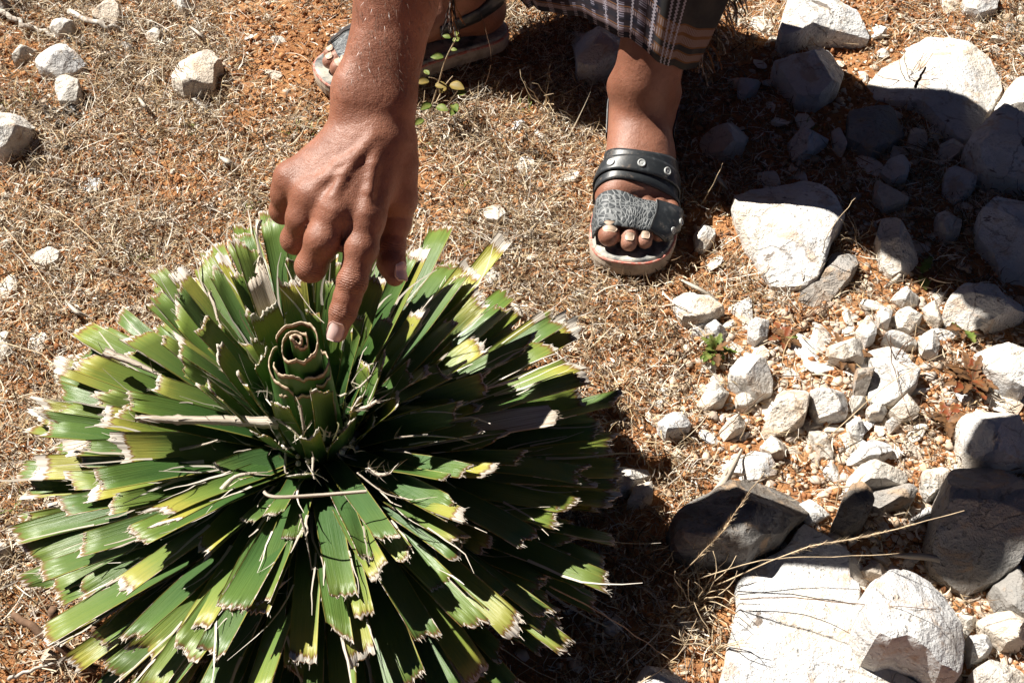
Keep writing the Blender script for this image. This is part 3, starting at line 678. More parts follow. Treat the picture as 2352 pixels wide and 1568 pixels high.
# the lowest leaves, mostly hidden under the others
UV_, UF_, UU_ = [], [], []
for i in range(130):
    rg = random.Random(4000 + i); az = i * GA + rg.gauss(0, .1); el = rg.uniform(-13, 9); zb = rg.uniform(.06, .09); rad = .028
    V, F, UV = leaf_mesh(AX * zb + np.array([math.cos(az) * rad, math.sin(az) * rad, 0]), az, R(el + 3), R(el - 3), rg.uniform(.19, .238), rg.uniform(.015, .023), rg.gauss(0, .3), 5000 + i, fibres=rg.randint(5, 10), jag=rg.uniform(.001, .003), dx=rg.gauss(0, .05))
    b_ = len(UV_); UV_ += V; UU_ += UV; UF_ += [tuple(v + b_ for v in f_) for f_ in F]
ul = link('under_leaves', mesh('under_leaves', UV_, UF_, uv=UU_), M['leaf'], plant); ul['kind'] = 'stuff'
# stem under the leaves
def tube_mesh(name, pts, rad, seg=8, cap=True, col=None):
    pts = [np.array(p, float) for p in pts]; V = []; F = []; n = len(pts)
    up = np.array([0.13, 0.31, 0.94])
    for k, p in enumerate(pts):
        d = pts[min(k + 1, n - 1)] - pts[max(k - 1, 0)]; d /= np.linalg.norm(d) + 1e-12
        a = np.cross(d, up); a /= np.linalg.norm(a) + 1e-12; b = np.cross(d, a)
        r = rad[k] if hasattr(rad, '__len__') else rad
        for j in range(seg):
            t = 2 * PI * j / seg; V.append(p + (a * math.cos(t) + b * math.sin(t)) * r)
    for k in range(n - 1):
        for j in range(seg):
            j2 = (j + 1) % seg; F.append((k * seg + j, k * seg + j2, (k + 1) * seg + j2, (k + 1) * seg + j))
    if cap: F.append(tuple(range(seg))[::-1]); F.append(tuple((n - 1) * seg + j for j in range(seg)))
    return mesh(name, V, F)
link('stem', tube_mesh('stem', [(0, 0, -.02), AX * .05, AX * .10, AX * .15, AX * .165], [.034, .033, .030, .024, .012], 14), M['dry'], plant)
# rolled heart: a spiral sheet with a cut, dried rim
def mat_heart():
    t = NT('heart_leaf'); uv = t.n('UVMap', uv_map='UVMap').outputs[0]; sp = t.n('SeparateXYZ', {0: uv}); u, v = sp.outputs[0], sp.outputs[1]
    n = t.noise(t.n('CombineXYZ', {0: t.math('MULTIPLY', u, 40.0), 1: t.math('MULTIPLY', v, 3.0)}).outputs[0], 1.0, 3)
    n2 = t.noise(t.n('CombineXYZ', {0: t.math('MULTIPLY', u, 150.0), 1: t.math('MULTIPLY', v, 2.0)}).outputs[0], 1.0, 2)
    c = t.mix(n2, (.035, .10, .022), (.075, .165, .035))
    d = t.math('ADD', v, t.math('MULTIPLY', t.math('SUBTRACT', n, .5), .06))
    c = t.mix(t.sstep(d, .968, .974), c, (.17, .075, .03)); c = t.mix(t.sstep(d, .980, .986), c, t.mix(n2, (.30, .20, .12), (.56, .45, .33)))
    return t.fin(c, .42, .4, t.bump(n2, .3, .0006))
M['heart'] = mat_heart()
def roll(name, th0, th1, rfun, ztop, zbot, mat, thick=.0009, nseg=90, nv=12, jag=.0016, seed=0):
    rg = np.random.default_rng(seed); V = []; UV = []; F = []
    jit = np.convolve(rg.normal(0, jag, nseg + 20), np.hanning(9) / 2.2, 'same')[:nseg + 1] + rg.normal(0, jag * .16, nseg + 1) + .5 * jag * np.sign(np.convolve(rg.normal(0, 1, nseg + 40), np.ones(17), 'same')[:nseg + 1])
    for sd in (0, 1):
        for k in range(nseg + 1):
            f = k / nseg; th = th0 + (th1 - th0) * f; r = rfun(f) * (1 + .07 * math.sin(2 * th + 1) + .03 * math.sin(3.3 * th + seed)) + (thick / 2 if sd == 0 else -thick / 2)
            zt = ztop(f, th) + jit[k]
            for j in range(nv + 1):
                s = j / nv; s = 1 - (1 - s) ** 1.6; z = zbot + (zt - zbot) * s
                rr = r * (1.0 + .16 * (1 - s)) 
                V.append(AX * z + np.array([math.cos(th) * rr, math.sin(th) * rr, 0])); UV.append((f * abs(th1 - th0) / 6.3 * .3, s))
    n1 = (nseg + 1) * (nv + 1); ix = lambda sd, k, j: sd * n1 + k * (nv + 1) + j
    for k in range(nseg):
        for j in range(nv):
            F.append((ix(0, k, j), ix(0, k + 1, j), ix(0, k + 1, j + 1), ix(0, k, j + 1))); F.append((ix(1, k, j), ix(1, k, j + 1), ix(1, k + 1, j + 1), ix(1, k + 1, j)))
        F.append((ix(0, k, nv), ix(0, k + 1, nv), ix(1, k + 1, nv), ix(1, k, nv)))
    for k in (0, nseg):
        for j in range(nv): F.append((ix(0, k, j), ix(0, k, j + 1), ix(1, k, j + 1), ix(1, k, j)))
    return link(name, mesh(name, V, F, uv=UV), mat, plant)
HT = 0.292
cut = lambda th: .012 * math.sin(th) + .003 * math.cos(th)   # the far rim stands higher
h1 = roll('rolled_heart', -1.9, -1.9 + 2 * PI * 1.75, lambda f: .0038 + .0140 * f ** .85, lambda f, th: HT + cut(th) * f + .006 * (1 - f) + .002 * math.sin(3 * th), .13, M['heart'], seed=1, nseg=150)
roll('heart_core', 0, 2 * PI * .98, lambda f: .0035, lambda f, th: HT + .009 + .002 * math.sin(2 * th), .2, M['heart'], nseg=24, seed=8, thick=.002)
roll('sheath', -3.0, -.1, lambda f: .0196 + .001 * math.sin(9 * f), lambda f, th: HT - .018 + .004 * math.sin(2 * th), .12, M['heart'], seed=2, nseg=50)
roll('sheath', -.9, 1.0, lambda f: .0210 + .001 * math.sin(8 * f), lambda f, th: HT - .030 + .003 * math.sin(3 * th), .12, M['heart'], seed=3, nseg=40)
roll('sheath', 2.2, 4.5, lambda f: .0218 + .002 * f, lambda f, th: HT - .012 - .018 * f, .12, M['heart'], seed=4, nseg=44)
roll('sheath', -2.4, -.9, lambda f: .0232 + .001 * math.sin(7 * f), lambda f, th: HT - .040 + .003 * math.sin(3 * th), .12, M['heart'], seed=5, nseg=40)
# short broken stubs round the heart
for k, (azd, el, L, W, zb) in enumerate([(-58, 82, .100, .019, .168), (-112, 82, .085, .018, .168), (-150, 78, .110, .017, .165), (-80, 72, .072, .017, .16), (-125, 66, .075, .017, .16), (-50, 66, .085, .018, .16), (-35, 72, .11, .018, .15), (-2, 70, .12, .022, .15), (178, 72, .125, .022, .15), (205, 68, .12, .020, .15), (-172, 60, .11, .018, .15), (-12, 58, .10, .018, .15), (20, 72, .085, .018, .155), (150, 78, .09, .02, .15), (60, 74, .1, .024, .15), (95, 76, .115, .028, .15), (125, 72, .12, .027, .15), (-20, 62, .07, .018, .15), (-92, 55, .07, .02, .14)]):
    a = R(azd); V, F, UV = leaf_mesh(AX * zb + np.array([math.cos(a) * .027, math.sin(a) * .027, 0]), a, R(el), R(el + 2), L, W, .1, 900 + k, fibres=6, jag=.0025)
    link('leaf', mesh('leaf', V, F, uv=UV), M['leaf'], plant)
# dead fibres and strips lying over the rosette
def ribbon(name, pts, W, parent, mat, seed=0, n=30, fray=0, origin=PB, thick=.0004):
    rg = np.random.default_rng(seed); P = [np.array(p, float) for p in pts]; V = []; F = []; UVr = []
    def cr(t):
        t = t * (len(P) - 1); i = min(int(t), len(P) - 2); f = t - i
        p0, p1, p2, p3 = P[max(i - 1, 0)], P[i], P[i + 1], P[min(i + 2, len(P) - 1)]
        return .5 * ((2 * p1) + (p2 - p0) * f + (2 * p0 - 5 * p1 + 4 * p2 - p3) * f * f + (3 * p1 - p0 - 3 * p2 + p3) * f ** 3)
    for k in range(n + 1):
        f = k / n; p = cr(f); d = cr(min(1, f + .01)) - cr(max(0, f - .01)); d /= np.linalg.norm(d) + 1e-9
        v = p - np.array([0, 0, CAM_H]); lat = np.cross(d, np.array([.1, -.45, .88])); lat /= np.linalg.norm(lat) + 1e-9; nn = np.cross(lat, d)
        w = (W(f) if callable(W) else W) * (1 + .10 * rg.normal() * (1 if fray else .2))
        for u, h in ((-.5, 0), (0, .05 * w + thick), (.5, .04 * w), (0, .05 * w - thick)): V.append(p + lat * u * w + nn * h - origin); UVr.append((u + .5, f))
    for k in range(n):
        for j in range(4): j2 = (j + 1) % 4; F.append((4 * k + j, 4 * k + j2, 4 * k + 4 + j2, 4 * k + 4 + j))
    for _ in range(fray):
        k = rg.choice([rg.integers(0, 3), rg.integers(n - 4, n), rg.integers(0, n)]); p = np.array(V[4 * k + 1]); d = np.array(V[min(4 * k + 5, 4 * n + 1)]) - p; d /= np.linalg.norm(d) + 1e-9
        q = rg.normal(size=3) * .8 + d * rg.choice([-1, 1]); q /= np.linalg.norm(q); b0 = len(V); ln = rg.uniform(.005, .016)
        s = np.cross(q, d); s /= np.linalg.norm(s) + 1e-9
        V += [p - s * .0005, p + s * .0005, p + q * ln * .6 + s * .0004 + d * .002, p + q * ln * .6 - s * .0003 + d * .002, p + q * ln + d * .005]
        F += [(b0, b0 + 1, b0 + 2, b0 + 3), (b0 + 3, b0 + 2, b0 + 4)]; UVr += [(.5, .5)] * 5
    return link(name, mesh(name, V, F, uv=UVr), M['leaf_dead'] if mat is M['dry'] else mat, parent)
dl = ribbon('dead_leaf', [D(310, 960, .93), D(420, 964, .94), D(540, 966, .95), D(640, 972, .955)], lambda f: .0055 + .004 * f, plant, M['dry'], 3, 30, 26)
dl['label'] = 'pale dead leaf strip lying across the left of the heart'
fb = ribbon('dead_fibre', [D(606, 1128, .90), D(618, 1138, .895), D(650, 1141, .893), D(740, 1136, .895), D(842, 1128, .90)], .0028, plant, M['dry'], 5, 30, 0)
fb['label'] = 'single white fibre bridging the front leaves'
for k, (pts, W_, fr) in enumerate([
    ([D(595, 505, 1.02), D(590, 540, 1.01), D(597, 590, 1.005), D(592, 628, 1.0)], lambda f: .010 - .007 * math.sin(PI * min(1, f * 1.3)) * .9 + .006 * max(0, f - .6), 10),
    ([D(655, 605, .96), D(680, 660, .95), D(718, 715, .94), D(745, 742, .93)], lambda f: .0014, 0),
    ([D(238, 808, .99), D(300, 830, .985), D(370, 862, .98)], lambda f: .013 * (1 - .5 * f), 10),
    ([D(335, 1052, .97), D(400, 1035, .965), D(470, 1020, .965), D(500, 1010, .965)], lambda f: .006 - .003 * f, 6),
    ([D(690, 1180, .92), D(705, 1240, .925), D(716, 1310, .93)], lambda f: .003 - .001 * f, 4),
    ([D(845, 1075, .93), D(870, 1090, .925), D(900, 1085, .92)], lambda f: .006, 22),
    ([D(720, 1050, .94), D(718, 1080, .935), D(722, 1100, .93)], lambda f: .004 - .002 * f, 8),
    ([D(640, 965, .95), D(670, 985, .945), D(690, 1005, .945), D(700, 990, .942)], lambda f: .004, 16),
    ([D(688, 930, .92), D(694, 960, .925), D(697, 985, .93)], lambda f: .004, 6),
    ([D(808, 940, .93), D(840, 935, .925), D(870, 918, .92)], lambda f: .006, 16),
    ([D(820, 1085, .93), D(880, 1130, .92), D(930, 1145, .915)], lambda f: .0022, 3),
    ([D(590, 1400, .92), D(630, 1360, .915), D(655, 1335, .91)], lambda f: .0035, 6),
    ([D(505, 1130, .94), D(540, 1095, .935), D(590, 1085, .935)], lambda f: .008 - .004 * f, 14),
    ([D(480, 670, .99), D(492, 700, .985), D(500, 735, .98)], lambda f: .005, 10),
    ([D(1190, 870, 1.0), D(1080, 905, .99), D(960, 960, .98)], lambda f: .003, 10),
    ([D(905, 1005, .95), D(980, 1000, .95), D(1075, 1008, .955)], lambda f: .0022, 6)]):
    ribbon('dead_fibre', pts, (lambda f, W_=W_: W_(f) * .72 * (1 - .45 * f)), plant, M['dry'], 40 + k, 18, fr)

# shreds and droppings caught round the heart
rg0 = np.random.default_rng(12)
for k in range(16):
    a = rg0.uniform(0, 6.3); r0 = rg0.uniform(.024, .04); z0 = rg0.uniform(.17, .235); p = PB + AX * z0 + np.array([math.cos(a) * r0, math.sin(a) * r0, 0]); d = np.array([math.cos(a) * .5, math.sin(a) * .5, rg0.uniform(-.2, 1.0)]) + rg0.normal(0, .3, 3); d /= np.linalg.norm(d); ln = rg0.uniform(.015, .04)
    ribbon('dead_fibre', [p, p + d * ln * .5 + rg0.normal(0, .003, 3), p + d * ln], (lambda w0: (lambda f: w0 * (1 - .6 * f)))(rg0.uniform(.001, .0035)), plant, M['dry'], 300 + k, 10, 5)
for k in range(26):
    a = rg0.uniform(3.4, 6.4); r0 = rg0.uniform(.026, .040); p = AX * rg0.uniform(.165, .185) + np.array([math.cos(a) * r0, math.sin(a) * r0, 0])
    o = link('dry_seed', mesh('dry_seed', ICO1[0] * .0028 * rg0.uniform(.7, 1.2, 3) + p, ICO1[1]), M['dry'], plant)
# ------------------------------------------------------------------ the squatting person (one continuous body surface from a distance field)
def np3(v): return np.array([v[0], v[1], v[2]], dtype=np.float32)
class RC:                                         # round cone, optionally flattened along n
    def __init__(s, a, b, ra, rb, n=None, k=1.0):
        s.a, s.b, s.ra, s.rb = np3(a), np3(b), ra, rb
        s.n = None if n is None else np3(n) / np.linalg.norm(np3(n)); s.k = k
    def __call__(s, P):
        pa = P - s.a; ba = s.b - s.a
        if s.n is not None:
            pa = pa + np.outer(pa @ s.n, s.n) * (s.k - 1); ba = ba + s.n * (ba @ s.n) * (s.k - 1)
        t = np.clip((pa @ ba) / max(ba @ ba, 1e-12), 0, 1)
        d = np.linalg.norm(pa - t[:, None] * ba, axis=1) - (s.ra + (s.rb - s.ra) * t)
        return d
def smin(a, b, k):
    h = np.clip(.5 + .5 * (b - a) / k, 0, 1); return b + (a - b) * h - k * h * (1 - h)
def chain(prims, k):
    def f(P):
        d = prims[0](P)
        for p in prims[1:]: d = smin(d, p(P), k)
        return d
    return f
class Grp:                                        # a part with a bounding box so that far samples stay cheap
    def __init__(s, prims, k):
        s.prims = prims; s.k = k; s.f = chain(prims, k)
        pts = np.array([q for p in prims for q in ((p.a - p.ra), (p.a + p.ra), (p.b - p.rb), (p.b + p.rb))])
        s.lo, s.hi = pts.min(0), pts.max(0)
    def __call__(s, P):
        o = np.maximum(np.maximum(s.lo - P, P - s.hi), 0); dist = np.linalg.norm(o, axis=1)
        near = dist < .022; d = dist + .014
        if near.any(): d[near] = s.f(P[near])
        return d

# ---- right hand (points given where they stand in front of the camera: column, row, distance)
H = lambda x, y, t: np3(D(x, y, t))
wr_u, wr_r = H(826, 232, .908), H(889, 236, .910)
fa_u, fa_r = H(886, 5, .897), H(932, 5, .895)
elb = np.array([-0.036, 0.850, 0.665], np.float32)
sh_r = np.array([-0.005, 1.01, 0.875], np.float32)
MC = [(H(895, 325, .914), H(842, 500, .897)), (H(866, 318, .906), H(772, 484, .893)), (H(836, 312, .908), H(714, 450, .899)), (H(806, 308, .914), H(668, 410, .910))]
palm = Grp([RC(wr_u, H(804, 300, .914), .0180, .0150), RC(wr_r, H(890, 320, .918), .0190, .0160),
            RC(MC[0][0], MC[0][1], .0155, .0125), RC(MC[1][0], MC[1][1], .0155, .0125), RC(MC[2][0], MC[2][1], .0145, .0118), RC(MC[3][0], MC[3][1], .0150, .0108),
            RC(H(870, 350, .932), H(790, 460, .918), .018, .013), RC(H(850, 380, .926), H(825, 490, .915), .017, .012),
            RC(H(900, 330, .922), H(908, 440, .925), .0170, .0130),
            RC(H(880, 330, .9055), H(806, 470, .897), .0120, .0095), RC(H(850, 320, .904), H(742, 455, .8975), .0120, .0090), RC(H(822, 312, .908), H(692, 425, .904), .0120, .0085)], .012)
def finger(pts, rad, k=.0045):
    return Grp([RC(pts[i], pts[i + 1], rad[i], rad[i + 1]) for i in range(len(pts) - 1)] + [RC(p, p, r * .99, r * .99) for p, r in list(zip(pts, rad))[1:-1]], k)
index_p = [H(842, 500, .898), H(829, 570, .893), H(809, 647, .893), H(798, 684, .896), H(788, 716, .898), H(774, 762, .902)]
fing_index = finger(index_p, [.0128, .0120, .0104, .0094, .0092, .0080])
fing_mid = finger([H(772, 484, .895), H(742, 550, .892), H(714, 612, .903), H(722, 606, .922), H(740, 578, .934), H(752, 545, .936)], [.0130, .0128, .0110, .0098, .0092, .0082])
fing_ring = finger([H(714, 450, .901), H(697, 500, .903), H(679, 550, .916), H(688, 548, .936), H(703, 520, .948), H(720, 490, .95)], [.0124, .0122, .0104, .0092, .0088, .008])
fing_pink = finger([H(668, 410, .912), H(659, 446, .916), H(650, 484, .927), H(658, 482, .944), H(674, 462, .953), H(692, 440, .955)], [.0115, .0112, .0093, .008, .0076, .007])
thumb_p = [H(912, 380, .922), H(917, 462, .930), H(909, 510, .935), H(898, 566, .937), H(899, 604, .934), H(907, 634, .931)]
fing_thumb = finger(thumb_p, [.0155, .0128, .0112, .0104, .0102, .0080])
# tendons and veins standing out on the back of the hand
def surf_line(pts, r): return [RC(pts[i], pts[i + 1], r, r) for i in range(len(pts) - 1)]
veins = Grp(surf_line([H(856, 318, .8895), H(820, 358, .8850), H(790, 402, .8838), H(766, 452, .8805)], .0019) + surf_line([H(820, 358, .8850), H(775, 383, .8870), H(738, 415, .8873), H(720, 444, .8878)], .0017)
            + surf_line([H(790, 402, .8838), H(754, 406, .8856), H(724, 428, .8880)], .0014) + surf_line([H(868, 322, .8945), H(858, 380, .8868), H(848, 440, .8842), H(842, 486, .8848)], .0020), .003)
knk = Grp([RC(H(842, 498, .8905), H(840, 506, .891), .0080, .0078), RC(H(772, 482, .8865), H(770, 490, .887), .0088, .0085), RC(H(714, 447, .893), H(712, 454, .894), .008, .008), RC(H(668, 408, .9045), H(666, 414, .905), .0075, .007)], .006)
forearm = Grp([RC(wr_u, fa_u, .0185, .0205), RC(wr_r, fa_r, .0195, .0210), RC(fa_u, elb + np.array([-.012, 0, .0], np.float32), .0205, .032), RC(fa_r, elb + np.array([.012, 0, 0], np.float32), .0210, .034),
               RC(H(806, 190, .902), H(808, 186, .902), .0110, .0105)], .012)
uparm_r = Grp([RC(elb, sh_r, .036, .048), RC(elb + (sh_r - elb) * .3, elb + (sh_r - elb) * .75, .042, .046)], .03)

# ---- feet in their own frame: s back from the sandal toe, l outwards, z up
def foot_frame(T, Fd, right):
    fx = np.array([Fd[0], Fd[1], 0.0]); lat = np.cross(np.array([0, 0, 1.0]), fx) * (-1 if right else 1)
    g0 = float(gz(np.array(T[0]), np.array(T[1])))
    o = np.array([T[0], T[1], g0 + .002])
    return lambda s, l, z: np3(o - fx * s + lat * l + np.array([0, 0, z]))
LFf, RFf = foot_frame(LF_T, LF_F, False), foot_frame(RF_T, RF_F, True)
def foot_groups(f, ank_top, right):
    r = RC
    body = Grp([r(f(.238, 0, .058), f(.215, 0, .070), .030, .032), r(f(.236, .002, .052), f(.125, .014, .046), .028, .022), r(f(.205, -.008, .082), f(.09, -.020, .053), .032, .0185),
                r(f(.19, .004, .080), f(.10, .006, .054), .031, .0185), r(f(.15, .014, .056), f(.095, .030, .042), .024, .0145), r(f(.10, -.024, .046), f(.085, -.028, .044), .020, .018),
                r(f(.198, 0, .105), ank_top, .0330, .0325), r(f(.203, -.030, .113), f(.206, -.027, .112), .0135, .013), r(f(.212, .027, .102), f(.214, .027, .102), .0125, .0125),
                r(f(.228, 0, .065), f(.222, 0, .14), .021, .018)], .018)
    toes = [Grp([r(f(.085, -.026, .046), f(.055, -.028, .043), .0155, .0145), r(f(.055, -.028, .043), f(.028, -.0275, .0405), .0145, .0122)], .006),
            Grp([r(f(.085, -.006, .046), f(.052, -.005, .047), .0115, .0102), r(f(.052, -.005, .047), f(.022, -.005, .0375), .0102, .0094)], .005),
            Grp([r(f(.085, .010, .044), f(.056, .0125, .0455), .0108, .0096), r(f(.056, .0125, .0455), f(.028, .0125, .0365), .0096, .0087)], .005),
            Grp([r(f(.09, .023, .042), f(.066, .0285, .043), .0102, .009), r(f(.066, .0285, .043), f(.041, .028, .0355), .009, .0082)], .005),
            Grp([r(f(.10, .034, .040), f(.078, .0405, .040), .0098, .0085), r(f(.078, .0405, .040), f(.056, .040, .0345), .0085, .0078)], .005)]
    return body, toes
knee_l, knee_r = np.array([.205, 1.25, .43], np.float32), np.array([-.185, 1.44, .43], np.float32)
la, ra_ = LFf(.200, 0, .13), RFf(.200, 0, .12)
bodyL, toesL = foot_groups(LFf, la + (knee_l - la) * .12, False)
bodyR, toesR = foot_groups(RFf, ra_ + (knee_r - ra_) * .12, True)
hipc = np.array([.12, 1.35, .22], np.float32)
hipl, hipr = hipc + np.array([.09, 0, .0], np.float32), hipc + np.array([-.09, 0, .0], np.float32)
def leg(an, kn, hp):
    back = np.array([0, .03, 0], np.float32)
    return Grp([RC(an, an + (kn - an) * .4, .0325, .0355), RC(an + (kn - an) * .4, kn, .0355, .048), RC(an + (kn - an) * .55 + back, an + (kn - an) * .8 + back, .036, .040), RC(kn, kn, .058, .058), RC(kn, hp, .06, .085)], .03)
legL, legR = leg(la, knee_l, hipl), leg(ra_, knee_r, hipr)
chest = np.array([.20, 1.17, .71], np.float32); neck = np.array([.19, .98, .92], np.float32); sh_l = np.array([.365, 1.06, .84], np.float32)
torso = Grp([RC(hipl, hipr, .09, .09), RC(hipc, np.array([.17, 1.31, .50], np.float32), .10, .115), RC(np.array([.17, 1.31, .50], np.float32), chest, .115, .11), RC(chest + np.array([.05, .02, 0], np.float32), hipc + np.array([.03, -.02, .12], np.float32), .105, .10),
             RC(chest + np.array([-.05, .02, 0], np.float32), hipc + np.array([-.02, -.02, .12], np.float32), .105, .10), RC(sh_l, sh_r, .055, .055), RC(chest + np.array([.06, -.03, .07], np.float32), chest + np.array([-.06, -.03, .07], np.float32), .09, .09),
             RC(neck + np.array([0, .06, -.06], np.float32), neck, .06, .05)], .05)
headc = np.array([.185, .90, 1.0], np.float32)
fdir = np.array([-.1, -.72, -.68], np.float32); fdir /= np.linalg.norm(fdir)      # where the face looks
updir = np.array([0, -.68, .72], np.float32); updir -= fdir * (updir @ fdir); updir /= np.linalg.norm(updir); sdir = np.cross(updir, fdir)
hp = lambda a, b, c: headc + sdir * a + updir * b + fdir * c
head = Grp([RC(neck, hp(0, -.07, -.03), .05, .05), RC(hp(0, .03, -.015), hp(0, .02, .012), .084, .078), RC(hp(0, -.03, .03), hp(0, -.085, .055), .062, .034), RC(hp(.03, -.06, .03), hp(-.03, -.06, .03), .038, .038),
            RC(hp(0, .005, .088), hp(0, -.030, .108), .009, .0125), RC(hp(.016, -.034, .094), hp(-.016, -.034, .094), .009, .009), RC(hp(.022, -.062, .092), hp(-.022, -.062, .092), .0085, .0085), RC(hp(.03, .022, .083), hp(-.03, .022, .083), .0095, .0095),
            RC(hp(.078, 0, -.005), hp(.084, -.03, -.005), .016, .011), RC(hp(-.078, 0, -.005), hp(-.084, -.03, -.005), .016, .011)], .014)
el_l, wr_l = np.array([.44, 1.21, .60], np.float32), np.array([.30, 1.09, .52], np.float32)
arm_l = Grp([RC(sh_l, el_l, .048, .038), RC(el_l, wr_l, .038, .027)], .02)
lh = wr_l + np.array([-.055, -.035, -.005], np.float32)
palm_l = Grp([RC(wr_l, lh + np.array([.0, .025, 0], np.float32), .024, .02), RC(wr_l, lh + np.array([0, -.02, 0], np.float32), .022, .02)], .012)
fl = [finger([lh + np.array([0, .03 - .02 * k, .002], np.float32), lh + np.array([-.032, .034 - .022 * k, .0], np.float32), lh + np.array([-.05, .034 - .022 * k, -.02], np.float32), lh + np.array([-.056, .033 - .021 * k, -.042], np.float32)], [.011, .0098, .009, .0078]) for k in range(4)]
fl.append(finger([wr_l + np.array([-.02, -.03, -.01], np.float32), lh + np.array([0, -.055, -.012], np.float32), lh + np.array([-.022, -.062, -.03], np.float32)], [.013, .0105, .0085]))

def body_sdf(P):
    pm = smin(palm(P), forearm(P), .012); pm = smin(pm, knk(P), .010); pm = smin(pm, veins(P), .0062)
    d = None
    for fg, kk in ((fing_index, .009), (fing_mid, .009), (fing_ring, .009), (fing_pink, .009), (fing_thumb, .010)):
        e = smin(fg(P), pm, kk); d = e if d is None else smin(d, e, .0012)
    d = smin(d, uparm_r(P), .025)
    tr = smin(torso(P), head(P), .02)
    d = smin(d, tr, .03)
    al = smin(arm_l(P), palm_l(P), .012)
    for fg in fl: al = smin(al, fg(P), .004)
    d = smin(d, smin(al, tr, .03), .006)
    for bd, ts, lg in ((bodyL, toesL, legL), (bodyR, toesR, legR)):
        b = smin(bd(P), lg(P), .02); e2 = None
        for tg in ts:
            e = smin(tg(P), b, .007); e2 = e if e2 is None else smin(e2, e, .001)
        d = smin(d, smin(e2, tr, .04), .012)
    return d

def surface_nets(f, lo, hi, h, B=8):
    nb = np.ceil((np.array(hi) - np.array(lo)) / (h * B)).astype(int)
    lo = np.array(lo, np.float32); N = nb * B
    cx = [lo[k] + (np.arange(nb[k]) + .5) * h * B - h / 2 for k in range(3)]
    C = np.stack(np.meshgrid(*cx, indexing='ij'), -1).reshape(-1, 3).astype(np.float32)
    dc = f(C).astype(np.float32); act = np.abs(dc) < h * B * 1.1
    vol = np.empty(tuple(N), np.float32)
    vol.reshape(nb[0], B, nb[1], B, nb[2], B)[:] = dc.reshape(nb)[:, None, :, None, :, None]
    off = np.stack(np.meshgrid(*[np.arange(B)] * 3, indexing='ij'), -1).reshape(-1, 3)
    ids = np.stack(np.unravel_index(np.where(act)[0], tuple(nb)), -1)
    for c0 in range(0, len(ids), 400):
        bl = ids[c0:c0 + 400]; gi = (bl[:, None, :] * B + off[None]).reshape(-1, 3)
        vol[gi[:, 0], gi[:, 1], gi[:, 2]] = f((lo + gi * h).astype(np.float32))
    ins = vol < 0
    cs = [ins[i:N[0] - 1 + i, j:N[1] - 1 + j, k:N[2] - 1 + k] for i in (0, 1) for j in (0, 1) for k in (0, 1)]
    anyv = cs[0].copy(); allv = cs[0].copy()
    for c in cs[1:]: anyv |= c; allv &= c
    cell = anyv & ~allv; ci = np.stack(np.where(cell), -1)
    idx = np.full(cell.shape, -1, np.int32); idx[cell] = np.arange(len(ci))
    acc = np.zeros((len(ci), 3)); cnt = np.zeros(len(ci)); cor = [(i, j, k) for i in (0, 1) for j in (0, 1) for k in (0, 1)]
    val = [vol[ci[:, 0] + i, ci[:, 1] + j, ci[:, 2] + k] for i, j, k in cor]
    for a in range(8):
        for ax in range(3):
            if cor[a][ax] == 0:
                b = a + (4, 2, 1)[ax]; va, vb = val[a], val[b]; m = (va < 0) != (vb < 0)
                t = np.where(m, va / np.where(m, va - vb, 1), 0); p = np.array(cor[a], float) + np.zeros((len(ci), 3)); p[:, ax] += t
                acc[m] += p[m]; cnt[m] += 1
    V = lo + (ci + acc / cnt[:, None]) * h
    Fs = []
    for ax in range(3):
        a1, a2 = (ax + 1) % 3, (ax + 2) % 3
        s0 = [slice(1, N[k] - 1) for k in range(3)]; s0[ax] = slice(0, N[ax] - 1); s1 = list(s0); s1[ax] = slice(1, N[ax])
        A, Bv = ins[tuple(s0)], ins[tuple(s1)]; m = A != Bv; g = np.stack(np.where(m), -1); base = g + np.array([0 if k == ax else 1 for k in range(3)])
        def cid(d1, d2):
            q = base.copy(); q[:, a1] -= d1; q[:, a2] -= d2; return idx[q[:, 0], q[:, 1], q[:, 2]]
        q = np.stack([cid(1, 1), cid(0, 1), cid(0, 0), cid(1, 0)], -1); fl_ = ~A[m]; q[fl_] = q[fl_][:, ::-1]
        Fs.append(q)
    F = np.concatenate(Fs); F = F[(F >= 0).all(1)]
    return V.astype(np.float32), F
def grad(f, P, e=.0006):
    K = np.array([(1, -1, -1), (-1, -1, 1), (-1, 1, -1), (1, 1, 1)], np.float32); g = 0
    for k in K: g = g + k * f(P + k * e)[:, None]
    return g / (4 * e)
def project(f, V, it=2):
    for _ in range(it):
        d = f(V); g = grad(f, V); V = V - (d / np.maximum((g * g).sum(1), .25))[:, None] * g
    return V.astype(np.float32)

